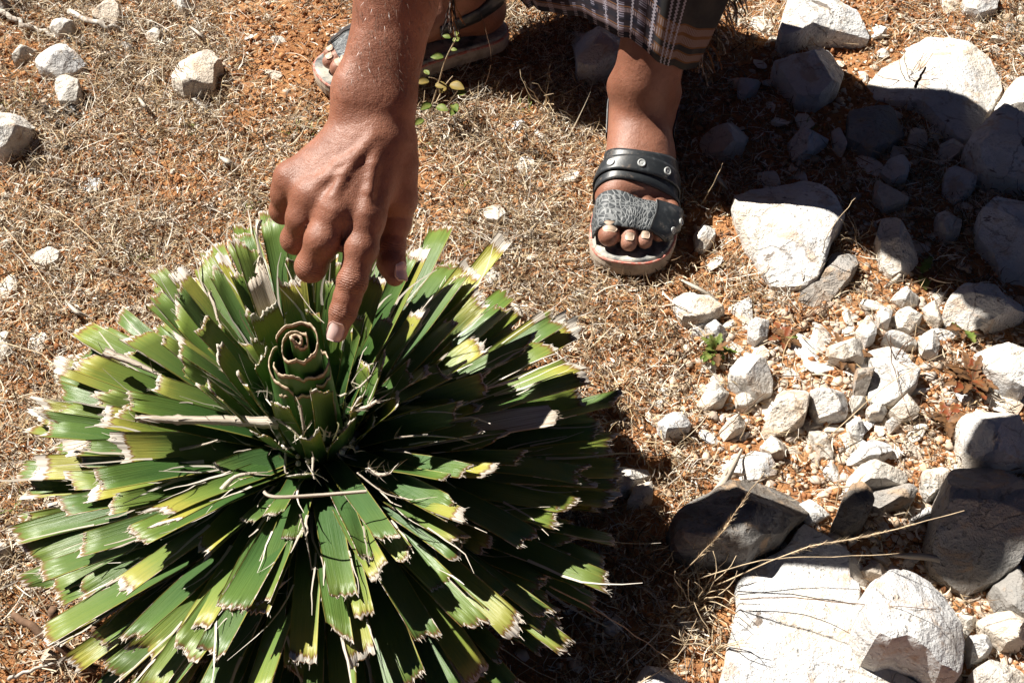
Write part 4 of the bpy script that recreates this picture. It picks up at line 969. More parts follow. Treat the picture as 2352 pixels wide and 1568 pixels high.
def mat_skin():
    t = NT('skin'); g = t.n('NewGeometry').outputs['Position']
    n1 = t.noise(g, 22, 4); n2 = t.noise(g, 130, 4, .6); vo = t.n('TexVoronoi', {'Vector': g, 'Scale': 560.0}, feature='DISTANCE_TO_EDGE').outputs[0]; n3 = t.noise(g, 900, 3, .6)
    c = t.mix(t.sstep(n1, .35, .7), (.190, .076, .045), (.260, .112, .070)); c = t.mix(t.math('MULTIPLY', t.sstep(n2, .5, .75), .5), c, (.155, .058, .035)); c = t.mix(t.math('MULTIPLY', t.sstep(n3, .52, .7), .3), c, (.15, .055, .034))
    pale = t.n('Attribute', attribute_name='pale').outputs['Fac']; c = t.mix(t.math('MULTIPLY', pale, .6), c, (.40, .22, .16))
    s = t.n('Attribute', attribute_name='wr_s').outputs['Fac']; m = t.n('Attribute', attribute_name='wr_m').outputs['Fac']
    wv = t.math('SINE', t.math('ADD', t.math('MULTIPLY', s, 3300.0), t.math('MULTIPLY', n2, 16.0)))
    wv = t.math('MULTIPLY', t.math('MULTIPLY', wv, m), 1.0)
    c = t.mix(t.math('MULTIPLY', t.sstep(wv, -.2, -.9), .3), c, (.13, .05, .03))
    n4 = t.noise(g, 320, 4, .6); b = t.bump(t.math('MINIMUM', vo, .22), .32, .0010); b = t.bump(n3, .35, .0007, b); b = t.bump(n4, .35, .0012, b); b = t.bump(n2, .35, .0022, b); b = t.bump(wv, .4, .0006, b)
    t.fin(c, t.math('MULTIPLY_ADD', n2, .22, .38), .38, b)
    t.set(t.b.inputs['Subsurface Weight'], .12); t.set(t.b.inputs['Subsurface Radius'], (.0035, .0012, .0006)); t.set(t.b.inputs['Subsurface Scale'], 1.0)
    return t.m
def mat_simple(name, col, rough=.6, spec=.3, nscale=0, amt=.0, bump=0, bd=.001, col2=None):
    t = NT(name); c = col; nb = None
    if nscale:
        n = t.noise(t.n('TexCoord').outputs['Object'], nscale, 5, .65); c = t.mix(t.sstep(n, .4, .65), col, col2 or tuple(x * (1 - amt) for x in col))
        if bump: nb = t.bump(n, bump, bd)
    return t.fin(c, rough, spec, nb)
M['skin'] = mat_skin()
M['nail'] = mat_simple('nail', (.70, .50, .45), .32, .5, 90, .12, .2, .0004)
M['toenail'] = mat_simple('toenail', (.46, .34, .25), .5, .4, 120, .3, .4, .0005)

person = empty('person', (0.08, 1.25, 0))
tag(person, 'squatting person in a dark woven wrap and black sandals, right index finger pointing at the plant', 'person')
PO = np.array([0.08, 1.25, 0], np.float32)
V, F = surface_nets(body_sdf, (-.36, .50, -.005), (.52, 1.56, 1.14), .0036)
# finer surface on the hand and feet
HC = np3(D(800, 480, .91))
def refine(V, F, sel):
    """split selected quads in four; untouched neighbours keep hanging points closed by triangles"""
    me = mesh('tmp', V, F); bm = bmesh.new(); bm.from_mesh(me); bm.edges.ensure_lookup_table()
    vs = [v for v in bm.verts if sel[v.index]]; sset = set(vs); es = [e for e in bm.edges if e.verts[0] in sset and e.verts[1] in sset]
    bmesh.ops.subdivide_edges(bm, edges=es, cuts=1, use_grid_fill=True)
    bmesh.ops.triangulate(bm, faces=[f for f in bm.faces if len(f.verts) > 4])
    bm.to_mesh(me); bm.free(); return me
sel = (V[:, 1] < .83) & (np.linalg.norm(V - HC, axis=1) < .22)
sel |= (V[:, 2] < .09) & (V[:, 1] > .83) & (V[:, 1] < 1.1)
me = refine(V, F, sel)
co = np.empty(len(me.vertices) * 3, np.float32); me.vertices.foreach_get('co', co); P = project(body_sdf, co.reshape(-1, 3), 1)
vis = (np.linalg.norm(P - HC, axis=1) < .26) | (P[:, 2] < .13); P[vis] = project(body_sdf, P[vis], 1)
# finger joint creases
wr_s = np.zeros(len(P), np.float32); wr_m = np.zeros(len(P), np.float32); pale = np.zeros(len(P), np.float32)
cam_p = np.array([0, 0, CAM_H], np.float32)
for (a, b, wd, st) in ((index_p[1], index_p[2], .0075, 1.0), (index_p[3], index_p[4], .005, 1.0), (thumb_p[2], thumb_p[3], .006, .5), (H(742, 550, .892), H(714, 612, .903), .006, .5), (H(697, 500, .903), H(679, 550, .916), .006, .4), (wr_u, H(812, 262, .91), .007, .15)):
    d = (b - a) / np.linalg.norm(b - a); q = P - b; s = q @ d; dist = np.linalg.norm(q, axis=1)
    m = np.exp(-(s / wd) ** 2) * (dist < .026) * st * np.clip(((P - b) @ ((cam_p - b) / np.linalg.norm(cam_p - b))) / .008, 0, 1); up = m > wr_m; wr_s[up] = s[up]; wr_m[up] = m[up]
for f_ in (LFf, RFf): pale = np.maximum(pale, .35 * np.exp(-(np.linalg.norm(P - f_(.10, 0, .05), axis=1) / .06) ** 2)); pale = np.maximum(pale, np.exp(-(np.linalg.norm(P - f_(.03, 0, .03), axis=1) / .03) ** 2))
pale = np.maximum(pale, .9 * np.exp(-(np.linalg.norm(P - index_p[-1], axis=1) / .012) ** 2)); pale = np.maximum(pale, .6 * np.exp(-(np.linalg.norm(P - thumb_p[-1], axis=1) / .014) ** 2))
me.vertices.foreach_set('co', (P - PO).ravel()); me.update(); me.name = 'body'
for nm, arr in (('wr_s', wr_s), ('wr_m', wr_m), ('pale', pale.astype(np.float32))):
    at = me.attributes.new(nm, 'FLOAT', 'POINT'); at.data.foreach_set('value', arr)
me.polygons.foreach_set('use_smooth', np.ones(len(me.polygons), bool))
body = link('body', me, M['skin'], person)
BP = P
# nails
def ray_surf(o, d, tmax=.06):
    o = np.atleast_2d(np.array(o, np.float32)); d = np.array(d, np.float32); t = np.zeros(len(o), np.float32)
    for _ in range(26): t = np.minimum(t + body_sdf(o + d * t[:, None]) * .85, tmax)
    return o + d * t[:, None]
def nail(c, axis, nrm, ln, wd, mat, thick=.0007, over=.0012):
    axis = axis / np.linalg.norm(axis); nrm = nrm - axis * (nrm @ axis); nrm /= np.linalg.norm(nrm); lat = np.cross(axis, nrm); V = []; F = []; nu, nv = 10, 12; OO = []
    for k in range(nv + 1):
        for j in range(nu + 1):
            u = -1 + 2 * j / nu; v = -1 + 2 * k / nv; su = (1 - max(0, abs(v) - .35) ** 2 * (.9 if v < 0 else .8)); OO.append(c + lat * u * wd / 2 * su + axis * v * ln / 2 + nrm * .03)
    QQ = ray_surf(OO, -nrm)
    for sd in (0, 1):
        for k in range(nv + 1):
            for j in range(nu + 1):
                u = -1 + 2 * j / nu; v = -1 + 2 * k / nv
                su = (1 - max(0, abs(v) - .35) ** 2 * (.9 if v < 0 else .8)); x, y = u * wd / 2 * su, v * ln / 2
                q = QQ[k * (nu + 1) + j]
                h = (q - c) @ nrm; hb = -(x * x) / (wd * 1.25) - .10 * max(0, v) ** 2 * ln * .5
                hh = max(hb + .0004, min(h, hb + .002) + .0003)
                r = c + lat * x + axis * y + nrm * (hh + (thick if sd == 0 else -.0012)); V.append(r - PO)
    n1 = (nu + 1) * (nv + 1); ix = lambda s, k, j: s * n1 + k * (nu + 1) + j
    for k in range(nv):
        for j in range(nu): F.append((ix(0, k, j), ix(0, k, j + 1), ix(0, k + 1, j + 1), ix(0, k + 1, j))); F.append((ix(1, k, j), ix(1, k + 1, j), ix(1, k + 1, j + 1), ix(1, k, j + 1)))
    ring = [(0, j) for j in range(nu + 1)] + [(k, nu) for k in range(1, nv + 1)] + [(nv, j) for j in range(nu - 1, -1, -1)] + [(k, 0) for k in range(nv - 1, 0, -1)]
    for a, b in zip(ring, ring[1:] + ring[:1]): F.append((ix(0, *a), ix(0, *b), ix(1, *b), ix(1, *a)))
    return V, F
def add_nail(name, c0, nrm, axis, ln, wd, mat):
    nrm = nrm / np.linalg.norm(nrm); c = ray_surf(c0 + nrm * .03, -nrm)[0]; V, F = nail(c, axis, nrm, ln, wd, mat); o = link(name, mesh(name, V, F), mat, body); return o
ax_i = index_p[5] - index_p[4]; vi = cam_p - index_p[5]
add_nail('fingernail', H(770, 762, .902), vi / np.linalg.norm(vi), ax_i, .0150, .0128, M['nail'])
ax_t = thumb_p[5] - thumb_p[4]; vt = cam_p - thumb_p[5]; vt /= np.linalg.norm(vt)
add_nail('fingernail', H(910, 624, .931), vt * .62 + np.array([.75, 0, .1]), ax_t, .0150, .0125, M['nail'])
for f_ in (LFf, RFf):
    fwd = f_(0, 0, 0) - f_(.1, 0, 0)
    for (s, l, z, ln, wd) in ((.033, -.0275, .045, .013, .017), (.025, -.005, .040, .0095, .0105), (.031, .0125, .039, .0088, .0098), (.044, .028, .038, .007, .008)):
        add_nail('toenail', f_(s, l, z), np.array([0, 0, 1.0]) + fwd * 3.5, fwd + np.array([0, 0, -.06]), ln, wd, M['toenail'])
# fine hairs on forearm and shin
def hairs():
    n = np.empty(len(me.vertices) * 3, np.float32); me.vertex_normals.foreach_get('vector', n) if hasattr(me, 'vertex_normals') else None; n = n.reshape(-1, 3)
    fa = (P[:, 1] > .715) & (P[:, 1] < .85) & (P[:, 2] > .385) & (P[:, 2] < .56) & (n @ np.array([.25, -.5, .8]) > .05); ids = np.where(fa)[0]; ids = rng.choice(ids, min(650, len(ids)), replace=False)
    dirv = np3(wr_r) - np3(fa_r); dirv /= np.linalg.norm(dirv); V = []; F = []
    for i in ids:
        nn = n[i]; d = dirv + nn * .35 + rng.normal(0, .28, 3) + np.array([.35, 0, 0]); d /= np.linalg.norm(d); s = np.cross(d, nn); s /= np.linalg.norm(s) + 1e-9; L_ = rng.uniform(.004, .010); b0 = len(V); p = P[i] - PO; w_ = .00009
        V += [p - s * w_, p + s * w_, p + d * L_ * .55 + s * w_, p + d * L_ * .55 - s * w_, p + d * L_ - nn * L_ * .22]
        F += [(b0, b0 + 1, b0 + 2, b0 + 3), (b0 + 3, b0 + 2, b0 + 4)]
    o = link('arm_hair', mesh('arm_hair', V, F), mat_simple('hair', (.14, .095, .07), .38, .5), body)
hairs()
# short dark hair on the head
hv = [i for i in range(len(P)) if ((P[i] - headc) @ updir > .018 or (P[i] - headc) @ fdir < -.03) and (P[i] - headc) @ updir > -.05 and np.linalg.norm(P[i] - headc) < .13]
hs = set(hv); n_ = np.empty(len(me.vertices) * 3, np.float32); me.vertex_normals.foreach_get('vector', n_); n_ = n_.reshape(-1, 3); mp = {v: k for k, v in enumerate(hv)}
hF = [tuple(mp[v] for v in p.vertices) for p in me.polygons if all(v in hs for v in p.vertices)]
if hF: link('hair', mesh('hair', [P[v] - PO + n_[v] * (.008 + .003 * float(vnoise(P[v][None] * 160, 2)[0])) for v in hv], hF), mat_simple('head_hair', (.012, .010, .009), .5, .4), body)

# ---- clothing out of frame: shirt
def shirt_sdf(Q):
    d = smin(torso(Q), uparm_r(Q), .03); d = smin(d, Grp([arm_l.prims[0]], .02)(Q), .03) - .014 - .004 * vnoise(Q * 22, 5).astype(np.float32)
    d = np.maximum(d, .34 - (Q[:, 2] + .25 * (Q[:, 1] - 1.4))); d = np.maximum(d, .006 - (Q[:, 1] - .955))
    d = np.maximum(d, .055 - np.linalg.norm(Q - neck - np.array([0, -.02, .03], np.float32), axis=1)); return d
sV, sF = surface_nets(shirt_sdf, (-.25, .9, .3), (.48, 1.75, 1.0), .012)
link('shirt', mesh('shirt', sV - PO, sF), mat_simple('shirt_cloth', (.30, .30, .29), .9, .1, 40, .2, .3), person)
# ------------------------------------------------------------------ sandals and the woven wrap
def mat_strap():
    t = NT('scaled_strap'); uv = t.n('UVMap', uv_map='UVMap').outputs[0]
    w_ = t.noise(uv, 60, 2); ww = t.n('VectorMath', operation='ADD'); t.set(ww.inputs[0], uv); t.set(ww.inputs[1], t.n('CombineXYZ', {0: t.math('MULTIPLY', w_, .004), 1: t.math('MULTIPLY', w_, .003)}).outputs[0])
    vo = t.n('TexVoronoi', {'Vector': ww.outputs[0], 'Scale': 150.0, 'Randomness': .8}, feature='DISTANCE_TO_EDGE').outputs[0]
    n = t.noise(uv, 90, 5, .7); e = t.sstep(vo, .10, .04)
    c = t.mix(t.sstep(n, .45, .7), (.035, .040, .045), (.085, .092, .095)); c = t.mix(t.math('MULTIPLY', e, .6), c, (.24, .25, .25)); c = t.mix(t.sstep(n, .66, .74), c, (.38, .35, .31))
    return t.fin(c, .5, .4, t.bump(t.sstep(vo, .0, .22), .5, .0012))
def mat_leather():
    t = NT('black_leather'); tc = t.n('TexCoord').outputs['Object']; n = t.noise(tc, 120, 5, .7); n2 = t.noise(tc, 28, 3)
    c = t.mix(t.sstep(n, .5, .72), (.020, .023, .026), (.060, .066, .070)); c = t.mix(t.math('MULTIPLY', t.sstep(n2, .58, .7), .5), c, (.11, .11, .105)); n5 = t.noise(tc, 60, 5, .75); c = t.mix(t.math('MULTIPLY', t.sstep(n5, .55, .72), .5), c, (.20, .14, .095))
    return t.fin(c, .42, .5, t.bump(n, .3, .0008))
def mat_insole():
    t = NT('worn_insole'); tc = t.n('TexCoord').outputs['Object']; n = t.noise(tc, 34, 4, .6); n2 = t.noise(tc, 160, 4, .7)
    c = t.ramp(n, [(.34, (.06, .065, .07)), (.46, (.24, .24, .225)), (.58, (.48, .45, .38))]); c = t.mix(t.math('MULTIPLY', t.sstep(n2, .56, .66), .5), c, (.08, .07, .06))
    return t.fin(c, .8, .2, t.bump(n2, .4, .001))
M['strap'] = mat_strap(); M['leather'] = mat_leather(); M['insole'] = mat_insole()
M['sole'] = mat_simple('sole_rubber', (.44, .36, .28), .8, .2, 70, .35, .4, .001)
M['welt'] = mat_simple('red_welt', (.44, .13, .10), .7, .2, 200, .0, .2, .0005, (.46, .30, .24))
M['rivet'] = mat_simple('rivet', (.42, .43, .42), .38, .5, 300, .3)
WID = [(0.0, -.012, .006), (.006, -.030, .020), (.016, -.0405, .0325), (.03, -.0470, .0420), (.05, -.0495, .0480), (.08, -.0495, .0510), (.11, -.0450, .0490), (.15, -.0385, .0430), (.19, -.0350, .0380), (.23, -.0340, .0350), (.255, -.0290, .0300), (.268, -.020, .020), (.275, -.006, .006)]
def outline(inset=0.0):
    S_ = np.array([w[0] for w in WID]); A = np.array([w[1] for w in WID]); Bq = np.array([w[2] for w in WID]); ss = np.concatenate([np.linspace(0, .05, 16), np.linspace(.06, .24, 16), np.linspace(.248, .275, 8)])
    pts = [(s, np.interp(s, S_, Bq)) for s in ss] + [(s, np.interp(s, S_, A)) for s in ss[::-1]]
    P_ = np.array(pts); c = np.array([.135, 0])
    for _ in range(2): P_ = (np.roll(P_, 1, 0) + 2 * P_ + np.roll(P_, -1, 0)) / 4
    if inset:
        tg = np.roll(P_, -1, 0) - np.roll(P_, 1, 0); nr = np.stack([-tg[:, 1], tg[:, 0]], -1); nr /= np.linalg.norm(nr, axis=1, keepdims=True) + 1e-9
        sg = np.sign(((c - P_) * nr).sum(1)); P_ = P_ + nr * sg[:, None] * inset
    return P_
def slab(f, name, layers, mat, parent):
    V = []; F = []; n = None
    for ins, z in layers:
        P_ = outline(ins); n = len(P_)
        for s, l in P_: V.append(f(s, l, z + .006 * max(0, (.03 - s) / .03) ** 2) - PO)
    for k in range(len(layers) - 1):
        for j in range(n): j2 = (j + 1) % n; F.append((k * n + j, k * n + j2, (k + 1) * n + j2, (k + 1) * n + j))
    c0 = len(V); V.append(f(.135, 0, layers[-1][1]) - PO); c1 = len(V); V.append(f(.135, 0, layers[0][1]) - PO); k = len(layers) - 1
    for j in range(n): j2 = (j + 1) % n; F.append((k * n + j, k * n + j2, c0)); F.append((j2, j, c1))
    return link(name, mesh(name, V, F, smooth=False), mat, parent)
def strap(f, sdf, name, s0, s1, off, mat, parent, th0=-6, th1=186, thick=.0022, nt=46, ns=7, clamp=True, wid=1.0):
    """band over the foot between two lines s0(a), s1(a); a = 0 inner side .. 1 outer side"""
    ths = np.linspace(R(th1), R(th0), nt); grid = []
    for k, th in enumerate(ths):
        a = k / (nt - 1)
        for j in range(ns):
            s = s0(a) + (s1(a) - s0(a)) * j / (ns - 1); grid.append((s, th))
    org = np.array([f(s, 0.0, .036) for s, th in grid]); dr = np.array([f(s, math.cos(th), .036 + math.sin(th)) for s, th in grid]) - org
    t = np.full(len(grid), .085)
    for _ in range(40): t = t - np.clip(sdf((org + dr * t[:, None]).astype(np.float32)) * .7, -.02, .02)
    t = t.reshape(nt, ns)
    for _ in range(3):                                   # leather bridges hollows
        q = np.pad(t, ((2, 2), (0, 0)), 'edge'); t = np.maximum(t, .5 * (q[4:] + q[:-4]))
    for _ in range(2): q = t.copy(); q[1:-1] = (t[:-2] + 2 * t[1:-1] + t[2:]) / 4; t = q
    V = []; UV = []; S_ = np.array([w[0] for w in WID]); A = np.array([w[1] for w in WID]); Bq = np.array([w[2] for w in WID])
    for sd in (0, 1):
        for k in range(nt):
            for j in range(ns):
                s, th = grid[k * ns + j]; r = t[k, j] + off + (thick if sd == 0 else 0); l, z = math.cos(th) * r, .036 + math.sin(th) * r
                if z < .045:
                    lim = (np.interp(s, S_, Bq) if l > 0 else -np.interp(s, S_, A)) - .001; fz = min(1, (.045 - z) / .02); l = math.copysign(abs(l) * (1 - fz) + max(abs(l), lim + (thick if sd == 0 else 0)) * fz, l)
                V.append(f(s, l, max(z, .016)) - PO); UV.append((k / (nt - 1) * .16, s))
    n1 = nt * ns; ix = lambda sd, k, j: sd * n1 + k * ns + j; F = []
    for k in range(nt - 1):
        for j in range(ns - 1): F.append((ix(0, k, j), ix(0, k + 1, j), ix(0, k + 1, j + 1), ix(0, k, j + 1))); F.append((ix(1, k, j), ix(1, k, j + 1), ix(1, k + 1, j + 1), ix(1, k + 1, j)))
        F.append((ix(0, k, 0), ix(1, k, 0), ix(1, k + 1, 0), ix(0, k + 1, 0))); F.append((ix(0, k, ns - 1), ix(0, k + 1, ns - 1), ix(1, k + 1, ns - 1), ix(1, k, ns - 1)))
    for k in (0, nt - 1):
        for j in range(ns - 1): F.append((ix(0, k, j), ix(0, k, j + 1), ix(1, k, j + 1), ix(1, k, j)))
    o = link(name, mesh(name, V, F, uv=UV), mat, parent)
    def at(a, sf):
        k = int(round(a * (nt - 1))); j = int(round(sf * (ns - 1))); p = np.array(V[ix(0, k, j)]); q1 = np.array(V[ix(0, min(k + 1, nt - 1), j)]) - np.array(V[ix(0, max(k - 1, 0), j)]); q2 = np.array(V[ix(0, k, min(j + 1, ns - 1))]) - np.array(V[ix(0, k, max(j - 1, 0))])
        n = np.cross(q1, q2); n /= np.linalg.norm(n) + 1e-9; n = n if n[2] > -.2 else -n; return p, n
    return o, at
def rivet(p, n, r, parent):
    V = []; F = []; a = np.cross(n, [.3, .9, .1]); a /= np.linalg.norm(a); b = np.cross(n, a); sg = 16
    prof = [(1.0, -.1), (1.0, .18), (.86, .30), (.70, .26), (.62, .10), (.45, .12), (.22, .2)]
    for rr, h in prof:
        for j in range(sg): t = 2 * PI * j / sg; V.append(p + (a * math.cos(t) + b * math.sin(t)) * r * rr + n * r * h)
    for k in range(len(prof) - 1):
        for j in range(sg): j2 = (j + 1) % sg; F.append((k * sg + j, k * sg + j2, (k + 1) * sg + j2, (k + 1) * sg + j))
    F.append(tuple((len(prof) - 1) * sg + j for j in range(sg))); return link('rivet', mesh('rivet', V, F), M['rivet'], parent)
def sandal(f, bd, ts, lg):
    def sdf(Q):
        d = smin(bd(Q), lg(Q), .02)
        for tg in ts: d = np.minimum(d, tg(Q))
        return d
    root = slab(f, 'sandal', [(.003, .0), (.0, .002), (-.001, .012), (.0, .019), (.0012, .0205)], M['sole'], person)
    slab(f, 'welt', [(.0004, .0180), (-.0006, .0195), (-.0002, .0212), (.0028, .0222), (.0032, .0200)], M['welt'], root)
    slab(f, 'insole', [(.0018, .0204), (.0020, .0225), (.0036, .0245), (.0060, .0250), (.016, .0240), (.03, .0235)], M['insole'], root)
    C = lambda v: (lambda a: v)
    o, at1 = strap(f, sdf, 'front_strap', lambda a: .030 + .004 * a, lambda a: .075 - .004 * a, .0008, M['strap'], root)
    o['label'] = 'grey toe strap with a pale scale pattern'
    o2, at2 = strap(f, sdf, 'strap_tab', lambda a: .032, lambda a: .074, .0032, M['leather'], root, 44, -6, nt=16)
    for sf in (.28, .75): rivet(*at2(.22, sf), .0042, o2)
    strap(f, sdf, 'instep_strap', C(.086), C(.106), .0010, M['leather'], root)
    o3, at3 = strap(f, sdf, 'instep_strap', lambda a: .097 + .003 * math.cos(a * 6.3), lambda a: .115 + .003 * math.cos(a * 6.3), .0038, M['leather'], root)
    o3['label'] = 'black instep strap with three ring rivets'
    for a in (.30, .52, .72): rivet(*at3(a, .5), .0048, o3)
    strap(f, sdf, 'instep_strap', lambda a: .110 + .006 * math.cos(a * 6.3), lambda a: .131 + .012 * math.cos(a * 6.3), .0012, M['leather'], root)
    # heel strap round the back of the ankle
    V = []; F = []; n = 40; S0 = np.array([f(.16, 0, 0)])
    ph = np.linspace(-R(118), R(118), n)
    OO, DD = [], []
    for p in ph:
        for j in range(4):
            zz = .060 + .020 * j / 3 + .012 * math.cos(p); o_ = f(.185, 0, zz); OO.append(o_); DD.append(f(.185 + math.cos(p), math.sin(p), zz) - o_)
    OO, DD = np.array(OO), np.array(DD); t = np.full(len(OO), .09)
    for _ in range(30): t = t - np.clip(sdf((OO + DD * t[:, None]).astype(np.float32)) * .8, -.02, .02)
    for sd in (0, 1): V += list(OO + DD * (t + .001 + (.002 if sd == 0 else 0))[:, None] - PO)
    ix = lambda s, k, j: s * n * 4 + k * 4 + j
    for k in range(n - 1):
        for j in range(3): F.append((ix(0, k, j), ix(0, k + 1, j), ix(0, k + 1, j + 1), ix(0, k, j + 1))); F.append((ix(1, k, j), ix(1, k, j + 1), ix(1, k + 1, j + 1), ix(1, k + 1, j)))
        F.append((ix(0, k, 0), ix(1, k, 0), ix(1, k + 1, 0), ix(0, k + 1, 0))); F.append((ix(0, k, 3), ix(0, k + 1, 3), ix(1, k + 1, 3), ix(1, k, 3)))
    link('heel_strap', mesh('heel_strap', V, F), M['leather'], root)
    return root
sL = sandal(LFf, bodyL, toesL, legL); sL['label'] = 'worn black two-strap sandal on the foot in front'
sR = sandal(RFf, bodyR, toesR, legR); sR['label'] = 'black sandal half hidden behind the wrist'

def mat_cloth():
    t = NT('woven_wrap'); uv = t.n('UVMap', uv_map='UVMap').outputs[0]; sp = t.n('SeparateXYZ', {0: uv}); u, v = sp.outputs[0], sp.outputs[1]
    def band(x, a, b): return t.math('MULTIPLY', t.math('GREATER_THAN', x, a), t.math('LESS_THAN', x, b))
    n = t.noise(uv, 400, 3); n2 = t.noise(uv, 30, 3)
    hatch = t.math('GREATER_THAN', t.math('SINE', t.math('MULTIPLY', u, 2 * PI / .0022)), -.2)
    weave = t.math('SINE', t.math('MULTIPLY', v, 2 * PI / .0012))
    c = t.mix(t.sstep(n2, .4, .6), (.030, .030, .031), (.046, .043, .041))
    pale = (.20, .16, .16); brown = (.15, .07, .03)
    def add(c, a, b, col, f=1.0):
        m = band(v, a, b); return t.mix(t.math('MULTIPLY', m, f) if not isinstance(f, float) else (t.math('MULTIPLY', m, f)), c, col)
    hm = t.math('MULTIPLY_ADD', hatch, .8, .1)
    for a, b in ((.010, .0175), (.028, .037), (.041, .049), (.090, .097), (.101, .108)):
        c = add(c, a - .002, b + .002, brown, .9); c = add(c, a, b, pale, hm)
    # plaid part to the left
    left = t.sstep(u, .098, .102)
    pu = t.math('FRACT', t.math('DIVIDE', u, .028)); pv = t.math('FRACT', t.math('DIVIDE', v, .022))
    blk = t.math('MULTIPLY', t.math('LESS_THAN', pu, .32), t.math('GREATER_THAN', t.math('SINE', t.math('MULTIPLY', v, 2 * PI / .0026)), -.1))
    navy = t.mix(t.sstep(n2, .4, .6), (.008, .010, .020), (.022, .020, .028)); pl = t.mix(t.math('MULTIPLY', blk, t.math('LESS_THAN', pv, .8)), navy, (.21, .20, .26))
    row = t.math('MULTIPLY', band(pv, .30, .52), hatch); pl = t.mix(t.math('MULTIPLY', row, .7), pl, (.32, .24, .25)); pl = t.mix(band(pv, .56, .62), pl, brown)
    c = t.mix(t.math('MULTIPLY', left, .9), c, pl)
    # pale twisted warp cords
    for uc in (.078, .084, .090, .104, .128, .150, .172):
        wob = t.math('MULTIPLY', t.math('SINE', t.math('MULTIPLY', v, 2 * PI / .004)), .0006); du = t.math('ABSOLUTE', t.math('SUBTRACT', t.math('ADD', u, wob), uc))
        c = t.mix(t.math('LESS_THAN', du, .0011), c, (.28, .26, .30))
    b = t.bump(t.math('MULTIPLY', weave, 1.0), .15, .0004); b = t.bump(hatch, .2, .0005, b)
    return t.fin(c, .95, .08, b)
M['cloth'] = mat_cloth()
cols = [(Yp(1600, 148, 1.135), (.30, 1.23, .42)), (Yp(1565, 158, 1.098), (.255, 1.18, .46)), (Yp(1530, 150, 1.082), (.205, 1.165, .48)), (Yp(1490, 122, 1.09), (.16, 1.17, .465)), (Yp(1440, 88, 1.105), (.12, 1.20, .43)), (Yp(1380, 59, 1.15), (.06, 1.26, .415)),
        (Yp(1300, 34, 1.23), (.0, 1.32, .41)), (Yp(1230, 14, 1.28), (-.06, 1.37, .43)), (Yp(1185, -6, 1.31), (-.11, 1.40, .45)), ((-.075, 1.38, .24), (-.16, 1.42, .47)), ((-.21, 1.43, .31), (-.23, 1.44, .49)), ((-.22, 1.48, .30), (-.19, 1.48, .43)),
        ((-.06, 1.47, .12), (-.03, 1.46, .30)), ((.12, 1.48, .08), (.12, 1.46, .30)), ((.25, 1.44, .10), (.23, 1.42, .32)), ((.29, 1.34, .15), (.28, 1.32, .38)), ((.295, 1.24, .19), (.285, 1.23, .44)), ((.285, 1.19, .21), (.27, 1.235, .455))]
def crom(P, t):
    n = len(P); t = min(max(t, 0), n - 1 - 1e-6); i = int(t); f = t - i; p0, p1, p2, p3 = P[max(i - 1, 0)], P[i], P[i + 1], P[min(i + 2, n - 1)]
    return .5 * ((2 * p1) + (p2 - p0) * f + (2 * p0 - 5 * p1 + 4 * p2 - p3) * f * f + (3 * p1 - p0 - 3 * p2 + p3) * f ** 3)
